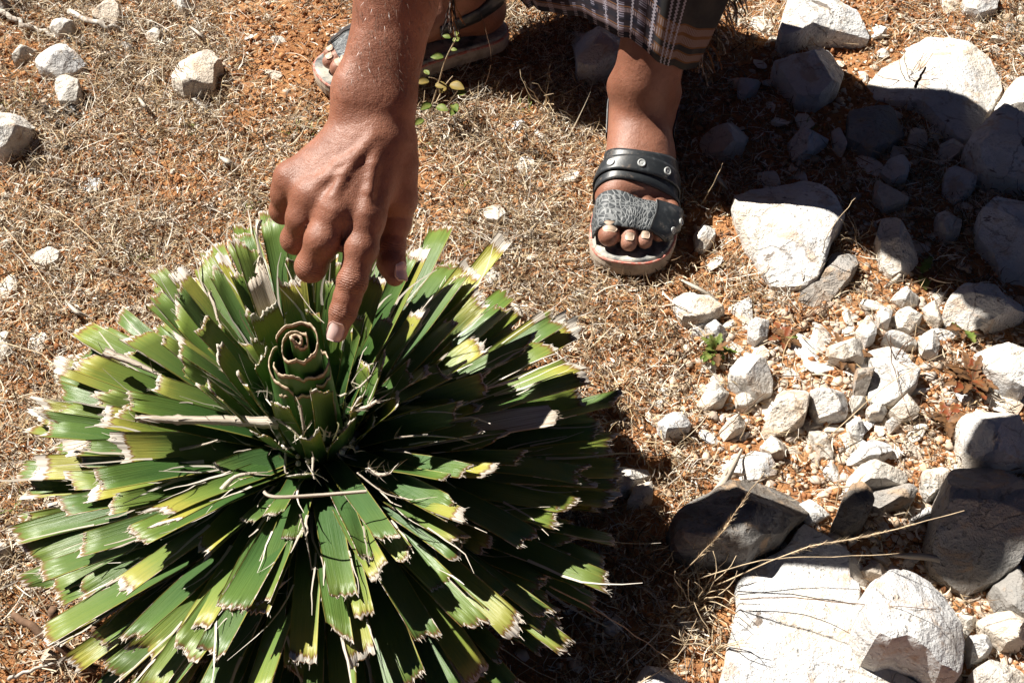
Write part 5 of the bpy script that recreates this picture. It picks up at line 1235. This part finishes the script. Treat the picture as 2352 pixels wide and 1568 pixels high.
def wrap():
    Hm = [np.array(c[0][:]) for c in cols]; Kn = [np.array(c[1]) for c in cols]; n = len(cols); wc = np.array([.15, 1.31, .44]); nu, nv = 170, 40; V = []; UV = []; F = []
    Ws = []
    for k in range(n):
        d = Kn[k] - np.array([.12, 1.38, .44]); d[2] = 0; d /= np.linalg.norm(d); Ws.append(wc + d * np.array([.145, .13, 0]) + np.array([0, 0, .03]))
    us = np.linspace(0, n - 1, nu); L_ = 0; prev = None
    for k, t in enumerate(us):
        h, kn, wa = crom(Hm, t), crom(Kn, t), crom(Ws, t)
        L_ += 0 if prev is None else np.linalg.norm(h - prev); prev = h; acc = 0; pp = None
        ctr = np.array([.1, 1.33, h[2]]); rad = h - ctr; rad /= np.linalg.norm(rad) + 1e-9
        for j in range(nv + 1):
            s = j / nv * 2
            if s <= 1: p = h + (kn - h) * s + rad * .012 * math.sin(PI * s)
            else: p = kn + (wa - kn) * (s - 1) + np.array([0, 0, .02]) * math.sin(PI * (s - 1))
            fold = .0035 * math.sin(t * 3.1 + 1.3 * s) + .0012 * math.sin(t * 7.7 - 2 * s); p = p + rad * fold * max(0, 1.3 - s)
            acc += 0 if pp is None else np.linalg.norm(p - pp); pp = p
            V.append(p - PO); UV.append((L_, acc))
    m = nv + 1
    for k in range(nu - 1):
        for j in range(nv): F.append((k * m + j, (k + 1) * m + j, (k + 1) * m + j + 1, k * m + j + 1))
    o = link('woven_wrap', mesh('woven_wrap', V, F, uv=UV), M['cloth'], person); md = o.modifiers.new('thick', 'SOLIDIFY'); md.thickness = .0016; md.offset = 0
    o['label'] = 'dark woven wrap with striped and plaid border'
    # fringe along the loose side edge
    FV = []; FF = []; FC = []; rg = random.Random(5); edge = [np.array(V[j]) + PO for j in range(nv + 1)]
    def strand(p, d, ln, r, col):
        b0 = len(FV); q = p.copy(); dv = d / np.linalg.norm(d)
        for k in range(7):
            a = np.cross(dv, [.3, .8, .2]); a /= np.linalg.norm(a); b = np.cross(dv, a)
            for j in range(3): FV.append(q + (a * math.cos(2.1 * j + k) + b * math.sin(2.1 * j + k)) * r - PO); FC.append(col)
            dv = dv + np.array([rg.gauss(0, .12), rg.gauss(0, .12), -.22]); dv /= np.linalg.norm(dv); q = q + dv * ln / 6
        for k in range(6):
            for j in range(3): j2 = (j + 1) % 3; FF.append((b0 + 3 * k + j, b0 + 3 * k + j2, b0 + 3 * k + 3 + j2, b0 + 3 * k + 3 + j))
    for j in range(150):
        f = rg.random() * 20; i = int(f); p = edge[i] + (edge[i + 1] - edge[i]) * (f - i)
        strand(p, np.array([.55 + rg.gauss(0, .25), .1 + rg.gauss(0, .3), -.45]), rg.uniform(.026, .042), .0010, rg.choice([(.10, .08, .06), (.26, .11, .04), (.42, .35, .30), (.16, .10, .06)]))
    for j in range(26):
        p = np.array(Yp(1600 + rg.uniform(-4, 14), 90 + rg.uniform(-20, 25), 1.13)); strand(p, np.array([.12 + rg.gauss(0, .12), rg.gauss(0, .12), -.9]), rg.uniform(.03, .05), .0007, rg.choice([(.22, .09, .035), (.30, .16, .08), (.38, .32, .28)]))
    for j in range(16):
        p = np.array(Yp(1040 + rg.uniform(-5, 5), -8 + rg.uniform(-8, 8), 1.20)); strand(p, np.array([rg.gauss(0, .06), rg.gauss(0, .1), -1]), rg.uniform(.045, .062), .0008, rg.choice([(.05, .04, .04), (.22, .09, .035), (.30, .26, .24)]))
    fo = link('fringe', mesh('fringe', FV, FF, col=np.array(FC)), M['litter'], o); fo['kind'] = 'stuff'
wrap()
# ------------------------------------------------------------------ twigs, stalks, weeds, pellets
M['twig_white'] = mat_simple('bleached_wood', (.52, .48, .42), .8, .2, 90, .4, .6, .001, (.25, .20, .16))
M['twig_dark'] = mat_simple('brown_wood', (.20, .12, .075), .8, .2, 90, .4, .6, .001)
M['stalk'] = mat_simple('dry_stalk', (.58, .45, .29), .6, .3, 60, .4)
M['stalk_dark'] = mat_simple('dark_stalk', (.15, .085, .05), .7, .2, 60, .3)
M['pellet'] = mat_simple('dung', (.028, .022, .018), .45, .35, 250, .4, .5, .0008)
def gp(x, y, z): return np.array(G(x, y, z)[:])
def smooth_path(P, n):
    P = [np.array(p, float) for p in P]; return [crom(P, k / (n - 1) * (len(P) - 1)) for k in range(n)]
def twig(name, pts, r0, r1, mat, label, cat, wob=.002, seed=0, n=16, branches=()):
    rg = np.random.default_rng(seed); P_ = smooth_path([gp(*p) for p in pts], n); base = P_[0].copy(); base[2] = 0
    P_ = [p + rg.normal(0, wob, 3) * (0 < k < n - 1) - base for k, p in enumerate(P_)]
    o = link(name, tube_mesh(name, P_, [(r0 + (r1 - r0) * k / (n - 1)) * (1 + .15 * rg.normal() * (wob > .001)) for k in range(n)], 7), M[mat]); o.location = base
    for bp in branches:
        Q = [p - base for p in smooth_path([gp(*p) for p in bp], 8)]; link('side_shoot', tube_mesh('side_shoot', Q, [r0 * .6 + (r1 - r0 * .6) * k / 7 for k in range(8)], 5), M[mat], o)
    return tag(o, label, cat)
twig('stick', [(-15, 18, .02), (25, 40, .02), (53, 53, .018), (103, 75, .014), (153, 82, .010)], .0045, .003, 'twig_white', 'white weathered stick in the shaded top left corner', 'stick', seed=1)
twig('stick', [(162, 32, .012), (194, 44, .02), (231, 56, .024), (269, 66, .018), (302, 85, .008)], .0042, .003, 'twig_white', 'bleached stick lying in front of the cream stone at top left', 'stick', seed=2)
twig('stick', [(295, 18, .006), (322, 60, .008), (345, 97, .006)], .0022, .0012, 'twig_white', 'thin straight pale stick right of the cream stone at top left', 'stick', .0006, 3)
twig('stick', [(342, 53, .008), (362, 62, .010), (385, 80, .006)], .004, .0025, 'twig_white', 'short stubby bleached stick right of the top left stones', 'stick', seed=4)
twig('stick', [(28, 1412, .05), (90, 1448, .045), (150, 1490, .03), (222, 1538, .01)], .0032, .0045, 'twig_dark', 'forked brown twig at bottom left', 'stick', .0008, 5, 16, [[(130, 1478, .036), (125, 1440, .06), (122, 1400, .09)], [(200, 1520, .018), (215, 1480, .05), (222, 1440, .07)]])
twig('stick', [(20, 1560, .008), (70, 1540, .01), (130, 1520, .008)], .002, .0012, 'twig_white', 'grey straw stick at the bottom left corner', 'stick', .0008, 6)
twig('dead_stalk', [(2103, 200, .045), (2112, 180, .075), (2126, 155, .11)], .0022, .0012, 'stalk_dark', 'black burnt-looking stalk standing before the broad white slab', 'stalk', .0006, 7, 10)
ST_ = [([(1560, 1320, .02), (1640, 1240, .10), (1755, 1085, .19)], .0007, 'stalk', 'upright grass stalk with fluffy seed head before the dark speckled slab', 1),
 ([(1640, 1345, .015), (1830, 1265, .07), (2000, 1228, .10), (2215, 1172, .14)], .0007, 'stalk', 'long slanting grass stalk with hairy tip pointing at the round boulder', 1),
 ([(1600, 1330, .03), (1760, 1285, .05), (1900, 1278, .05), (2065, 1270, .06)], .0006, 'stalk', 'level grass stalk just under the hairy slanting one', 0),
 ([(1700, 1375, .03), (1830, 1372, .04), (1960, 1386, .06), (2150, 1398, .085)], .0006, 'stalk_dark', 'thin brown stem lying across the bedrock onto the knobbly boulder', 0),
 ([(1262, 1345, .09), (1400, 1418, .07), (1540, 1515, .045)], .0007, 'stalk', 'pale stalk running from the lower leaves to the bottom right', 0),
 ([(1900, 1010, .01), (2010, 905, .05), (2120, 835, .07), (2260, 780, .09)], .0006, 'stalk', 'long straw stem crossing the rubble towards the red-leaved rosette', 0),
 ([(2045, 770, .06), (2052, 840, .035), (2098, 985, .012)], .0006, 'stalk_dark', 'fine brown stem hanging over the broad flat pale stone', 0),
 ([(1700, 1010, .012), (1720, 960, .05), (1712, 900, .08)], .0006, 'stalk', 'short upright straw at the left of the rubble', 0),
 ([(1640, 1010, .008), (1690, 960, .05), (1760, 900, .08)], .0006, 'stalk_dark', 'fine dark stem leaning over the egg-shaped stone', 0),
 ([(-5, 785, .02), (90, 812, .03), (175, 885, .05)], .0007, 'stalk', 'arched pale stalk at the left edge above the leaves', 0),
 ([(116, 476, .02), (180, 520, .03), (235, 570, .06)], .0006, 'stalk', 'straight pale stalk ending at the upper left leaf tips', 0),
 ([(8, 520, .01), (80, 610, .02), (155, 722, .03)], .0006, 'stalk', 'thin pale stalk passing the flat disc-shaped stone', 0),
 ([(1050, 430, .01), (1075, 340, .08), (1100, 215, .16)], .0006, 'stalk', 'tall leaning straw right of the wrist', 0),
 ([(1110, 210, .01), (1128, 130, .06), (1100, 20, .10)], .0005, 'stalk_dark', 'reddish fine stem in front of the far foot', 0),
 ([(1100, 640, .01), (1128, 560, .05), (1160, 430, .10)], .0006, 'stalk', 'straw stem between thumb and sandal', 0),
 ([(1890, 590, .03), (1900, 540, .07), (1965, 455, .11)], .0006, 'stalk', 'forked golden stem at the right corner of the bright slab', 0),
 ([(1610, 470, .01), (1640, 420, .05), (1660, 375, .08)], .0007, 'stalk', 'straw blade just right of the sandal instep', 0),
 ([(1470, 1568, .02), (1560, 1500, .05), (1600, 1420, .09)], .0006, 'stalk', 'straw rising from the bottom edge beside the bedrock', 0)]
for k, (pts, r, m, lab, fl_) in enumerate(ST_):
    o = twig('grass_stalk', pts, r * .95, r * .5, m, lab, 'grass stalk', .0004, 20 + k, 14)
    if fl_:
        rg = np.random.default_rng(k); P_ = smooth_path([gp(*p) for p in pts], 60); base = np.array(o.location); V = []; F = []
        for q in range(150):
            i = int(rg.uniform(18, 48)); p = P_[i] - base; d = P_[i + 1] - P_[i]; d /= np.linalg.norm(d); s = rg.normal(size=3); s = s - d * (s @ d); s /= np.linalg.norm(s); e = d * .9 + s * .5; c_ = np.cross(e, d) * .0006; b0 = len(V); ln = rg.uniform(.004, .009)
            V += [p - c_, p + c_, p + e * ln]; F.append((b0, b0 + 1, b0 + 2))
        link('seed_head', mesh('seed_head', V, F), M['stalk'], o)
# leafy weed beside the wrist
def leaf_blade(P0, d, nrm, L, W, seg=6, lobes=0, cupv=.15, seed=0):
    d = d / np.linalg.norm(d); lat = np.cross(d, nrm); lat /= np.linalg.norm(lat); nrm = np.cross(lat, d); V = []; F = []; rg = np.random.default_rng(seed)
    for sd in (0, 1):
        for k in range(seg + 1):
            s = k / seg; w = W * math.sin(PI * min(1, s * .92 + .06)) ** .8 * (1 + (.28 * (-1) ** k if lobes and 0 < k < seg else 0))
            c = P0 + d * L * s - nrm * L * .25 * s * s
            for u in (-1, -.5, 0, .5, 1): V.append(c + lat * u * w / 2 + nrm * (cupv * w * abs(u) + (.0003 if sd == 0 else -.0002)))
    m = 5; n1 = (seg + 1) * m; ix = lambda s, k, j: s * n1 + k * m + j
    for k in range(seg):
        for j in range(4): F.append((ix(0, k, j), ix(0, k, j + 1), ix(0, k + 1, j + 1), ix(0, k + 1, j))); F.append((ix(1, k, j), ix(1, k + 1, j), ix(1, k + 1, j + 1), ix(1, k, j + 1)))
        for j in (0, 4): F.append((ix(0, k, j), ix(0, k + 1, j), ix(1, k + 1, j), ix(1, k, j)))
    return V, F
def mat_thin(name, c1, c2, sc=150):
    t = NT(name); n = t.noise(t.n('TexCoord').outputs['Object'], sc, 4); c = t.mix(t.sstep(n, .4, .62), c1, c2); t.fin(c, .55, .3, t.bump(n, .3, .0006)); tr = t.n('BsdfTranslucent', {'Color': c}); mx = t.n('MixShader', {0: .3, 1: t.b.outputs[0], 2: tr.outputs[0]}); t.t.links.new(mx.outputs[0], t.out.inputs[0]); return t.m
M['wy'] = mat_thin('yellow_leaf', (.28, .20, .05), (.22, .18, .06)); M['wg'] = mat_thin('green_leaf', (.12, .18, .03), (.22, .24, .06)); M['wr'] = mat_thin('red_leaf', (.24, .06, .022), (.20, .10, .035)); M['wb'] = mat_thin('brown_leaf', (.15, .08, .04), (.24, .12, .05))
wd = empty('leafy_weed', gp(985, 265, 0)); tag(wd, 'sprig with small yellow and green leaves beside the wrist', 'weed'); b0 = np.array(wd.location)
def stem(pts, r, parent, base, mat='stalk'): link('stem', tube_mesh('stem', [p - base for p in smooth_path([gp(*p) for p in pts], 10)], [r * (1 - .05 * k) for k in range(10)], 6), M[mat], parent)
stem([(985, 262, .0), (1005, 200, .045), (1022, 140, .09), (1048, 88, .125)], .0012, wd, b0); stem([(1000, 240, .01), (1020, 200, .03), (1040, 175, .05)], .0009, wd, b0); stem([(1010, 215, .03), (1005, 185, .05), (985, 178, .06)], .0008, wd, b0)
for k, (x, y, z, dx, dy, L_, m) in enumerate([(1018, 132, .095, -1, -.1, .012, 'wg'), (1040, 95, .12, .8, .3, .008, 'wg'), (1034, 88, .125, -.8, .3, .008, 'wg'), (1046, 84, .127, .2, .8, .007, 'wg'), (1036, 115, .105, .7, -.2, .006, 'wg'), (985, 188, .055, -.9, -.2, .013, 'wy'), (1000, 196, .05, .9, -.3, .012, 'wy'), (1034, 195, .04, .8, -.5, .016, 'wy'), (1022, 200, .04, -.3, -.9, .011, 'wy'), (990, 240, .03, -.5, -.6, .014, 'wg'), (1003, 246, .03, .8, -.5, .013, 'wg'), (1040, 240, .03, .3, -.8, .013, 'wg'), (1046, 250, .025, -.3, -.9, .012, 'wg'), (972, 275, .02, -.5, -.7, .012, 'wg'), (1050, 216, .035, .9, .1, .010, 'wg'), (985, 172, .06, -.5, .6, .008, 'wg')]):
    V, F = leaf_blade(gp(x, y, z) - b0, np.array([dx, dy, .25]), np.array([.1, -.4, 1]), L_ * 1.25, L_ * .85, seed=k); link('leaf', mesh('leaf', V, F), M[m], wd)
# red-leaved rosette at right, and withered leaves near it
def rosette(name, cx, cy, n, L0, mats, label, seed, lift=.5):
    r = empty(name, gp(cx, cy, 0)); rg = random.Random(seed)
    for k in range(n):
        a = k * 2.4 + rg.gauss(0, .2); e = rg.uniform(.15, lift); V, F = leaf_blade(np.array([0, 0, .012]), np.array([math.cos(a) * math.cos(e), math.sin(a) * math.cos(e), math.sin(e)]), np.array([0, 0, 1.0]), L0 * rg.uniform(.6, 1.1), L0 * rg.uniform(.3, .45), 9, 1, .12, k); link('leaf', mesh('leaf', V, F), M[rg.choice(mats)], r)
    return tag(r, label, 'weed')
rosette('rosette_weed', 2225, 890, 20, .030, ['wr', 'wr', 'wb', 'wr', 'wb'], 'low rosette of red and brown toothed leaves by the right boulders', 3, .8)
rosette('rosette_weed', 1800, 790, 10, .022, ['wb', 'wb', 'wr', 'wg'], 'withered brown weed at the top of the rubble', 4)
rosette('rosette_weed', 1935, 830, 9, .026, ['wb', 'wr', 'wb'], 'dark dead leaves under the oblong cream stone', 5)
rosette('rosette_weed', 2210, 770, 10, .026, ['wb', 'wb', 'wg'], 'brown and green withered tuft below the halved white block', 6)
rosette('rosette_weed', 2110, 645, 7, .028, ['wg', 'wb', 'wr'], 'half-shaded weed below the rounded stone on the shadow edge', 7)
rosette('rosette_weed', 2170, 985, 10, .026, ['wb', 'wb', 'wr'], 'brown dead leaves above the white boulder at right', 8)
rosette('rosette_weed', 1640, 820, 16, .022, ['wg', 'wb', 'wg'], 'wispy grey-green weed left of the egg-shaped stone', 9, 1.1)
# dung pellets
PV = ICO2[0] * np.array([1.25, 1.0, .95]); PV = PV * (1 + .06 * fbm(PV * 2, 3, 2))[:, None]; pm = mesh('dung_pellet', PV * .0045, ICO2[1]); pm.materials.append(M['pellet'])
for k, (x, y) in enumerate([(153, 265), (169, 258), (175, 264), (182, 273), (140, 290), (84, 247), (106, 255), (113, 268), (131, 263), (76, 392), (200, 458), (155, 348), (256, 164), (195, 119), (34, 340), (41, 350), (165, 104), (66, 15), (48, 26)]):
    o = link('dung_pellet', pm); p = gp(x, y, .004); o.location = p; o.location.z = float(gz(np.array(p[0]), np.array(p[1]))) + .0035; o.rotation_euler = tuple(rng.uniform(0, 6, 3)); s = rng.uniform(.85, 1.25); o.scale = (s, s, s)
    tag(o, 'small round black dung pellet on the soil at upper left', 'dung pellet', 'dung pellets')
# bleached fallen leaf strips
FL = [([(506, 360), (522, 370), (543, 386)], .006, 'pale fallen leaf strip between the cream stone and the plant'), ([(315, 220), (330, 240), (345, 258)], .004, 'narrow fallen leaf strip left of the largest cream stone'), ([(435, 60), (455, 75), (478, 98)], .004, 'fallen straw-coloured leaf at top left of the arm'), ([(1175, 700), (1190, 712), (1204, 728)], .005, 'small curled white leaf right of the plant'),
      ([(1560, 640), (1600, 660), (1650, 690)], .004, 'pale flat stem lying below the sandal'), ([(1600, 1180), (1660, 1110), (1705, 1030)], .006, 'broad straw leaf slanting above the dark speckled slab'), ([(1640, 1150), (1665, 1090), (1690, 1060)], .004, 'second straw leaf beside the broad one above the speckled slab'), ([(1580, 1288), (1590, 1270), (1565, 1235)], .005, 'curled white leaf at the left end of the dark speckled slab'), ([(2050, 1275), (2140, 1280), (2200, 1300)], .005, 'grey folded leaf in front of the big round boulder'),
      ([(150, 690), (175, 715), (205, 728)], .004, 'pale curled leaf at the left between stones and leaves'), ([(1640, 395), (1652, 412), (1672, 435)], .004, 'white straw tip at the shadow edge right of the sandal'), ([(2030, 660), (2060, 640), (2085, 610)], .004, 'pale grass blade below the stone on the shadow edge')]
for k, (pts, W_, lab) in enumerate(FL):
    P_ = [gp(x, y, .012 + .012 * (i == 1) ) for i, (x, y) in enumerate(pts)]; b = P_[0].copy(); b[2] = 0
    o = ribbon('fallen_leaf', P_, lambda f, W_=W_: W_ * (.35 + math.sin(PI * min(.97, f + .03))), None, M['dry'], 200 + k, 14, 0, b); o.location = b; tag(o, lab, 'dead leaf')
# dry twiggy sprigs
def sprig(x, y, h, n, label, seed, mat='stalk_dark'):
    r = empty('dry_sprig', gp(x, y, 0)); rg = np.random.default_rng(seed); 
    for k in range(n):
        a = rg.uniform(0, 6.3); P_ = [np.zeros(3)]; d = np.array([math.cos(a) * .7, math.sin(a) * .7, rg.uniform(.4, 1.2)])
        for j in range(6): d = d / np.linalg.norm(d) + rg.normal(0, .28, 3); P_.append(P_[-1] + d / np.linalg.norm(d) * h / 6)
        P_ = [p * np.array([1, 1, 1]) + np.array([0, 0, .004]) for p in P_]; P_ = [np.array([p[0], p[1], max(p[2], .002)]) for p in P_]; link('twig', tube_mesh('twig', P_, [.0007 - .00007 * j for j in range(7)], 4), M[mat], r)
    return tag(r, label, 'dry sprig')
sprig(430, 205, .05, 14, 'dark dry sprig lying over the largest cream stone', 1); sprig(165, 160, .04, 10, 'pale dry sprig beside the ridged white stone', 2, 'stalk'); sprig(1830, 745, .05, 12, 'dry sprig among the upper rubble stones', 3); sprig(2060, 860, .06, 9, 'branching dark sprig over the broad flat pale stone', 4)
sprig(1560, 1270, .06, 16, 'tangled straw sprig left of the dark speckled slab', 5, 'stalk'); sprig(1600, 1390, .06, 18, 'straw tuft at the left rim of the bedrock', 6, 'stalk'); sprig(1960, 560, .05, 12, 'yellowish tuft at the right corner of the bright slab', 7, 'stalk'); sprig(1250, 250, .06, 10, 'straw sprig in the shade left of the ankle', 8, 'stalk'); sprig(620, 60, .05, 14, 'pale twiggy tuft left of the forearm', 9, 'stalk'); sprig(1640, 1500, .05, 12, 'straw tuft at the bottom edge beside the bedrock', 10, 'stalk')
sprig(2080, 195, .05, 10, 'dark sprig at the left rim of the broad white slab', 11); sprig(60, 40, .07, 14, 'dark dry sprig in the top left corner', 12)

# a dry shrub just outside the view that shades the top left corner
sh = empty('shrub', (-1.0, 1.66, 0)); tag(sh, 'small leafy shrub beyond the top left corner, seen by its shadow', 'shrub')
rg = np.random.default_rng(77); V = []; F = []
for k in range(7):
    a = k * .9; P_ = [np.array([0, 0, 0.0]), np.array([math.cos(a) * .05, math.sin(a) * .05, .12]), np.array([math.cos(a) * .12, math.sin(a) * .12, .24 + .03 * (k % 3)]), np.array([math.cos(a) * .17, math.sin(a) * .17, .33 + .03 * (k % 3)])]
    link('branch', tube_mesh('branch', smooth_path(P_, 8), [.006 - .0006 * j for j in range(8)], 6), M['twig_dark'], sh)
for k in range(650):
    d = rg.normal(size=3); d /= np.linalg.norm(d); c = np.array([0, 0, .27]) + d * rg.uniform(.04, .17) * np.array([1, 1, .7]); e = rg.normal(size=3); e /= np.linalg.norm(e); q = np.cross(e, d); q /= np.linalg.norm(q) + 1e-9; b_ = len(V); L_ = rg.uniform(.012, .024)
    V += [c - e * L_, c + q * L_ * .4, c + e * L_, c - q * L_ * .4]; F.append((b_, b_ + 1, b_ + 2, b_ + 3))
cr_ = link('crown', mesh('crown', V, F), M['wg'], sh); cr_['kind'] = 'stuff'
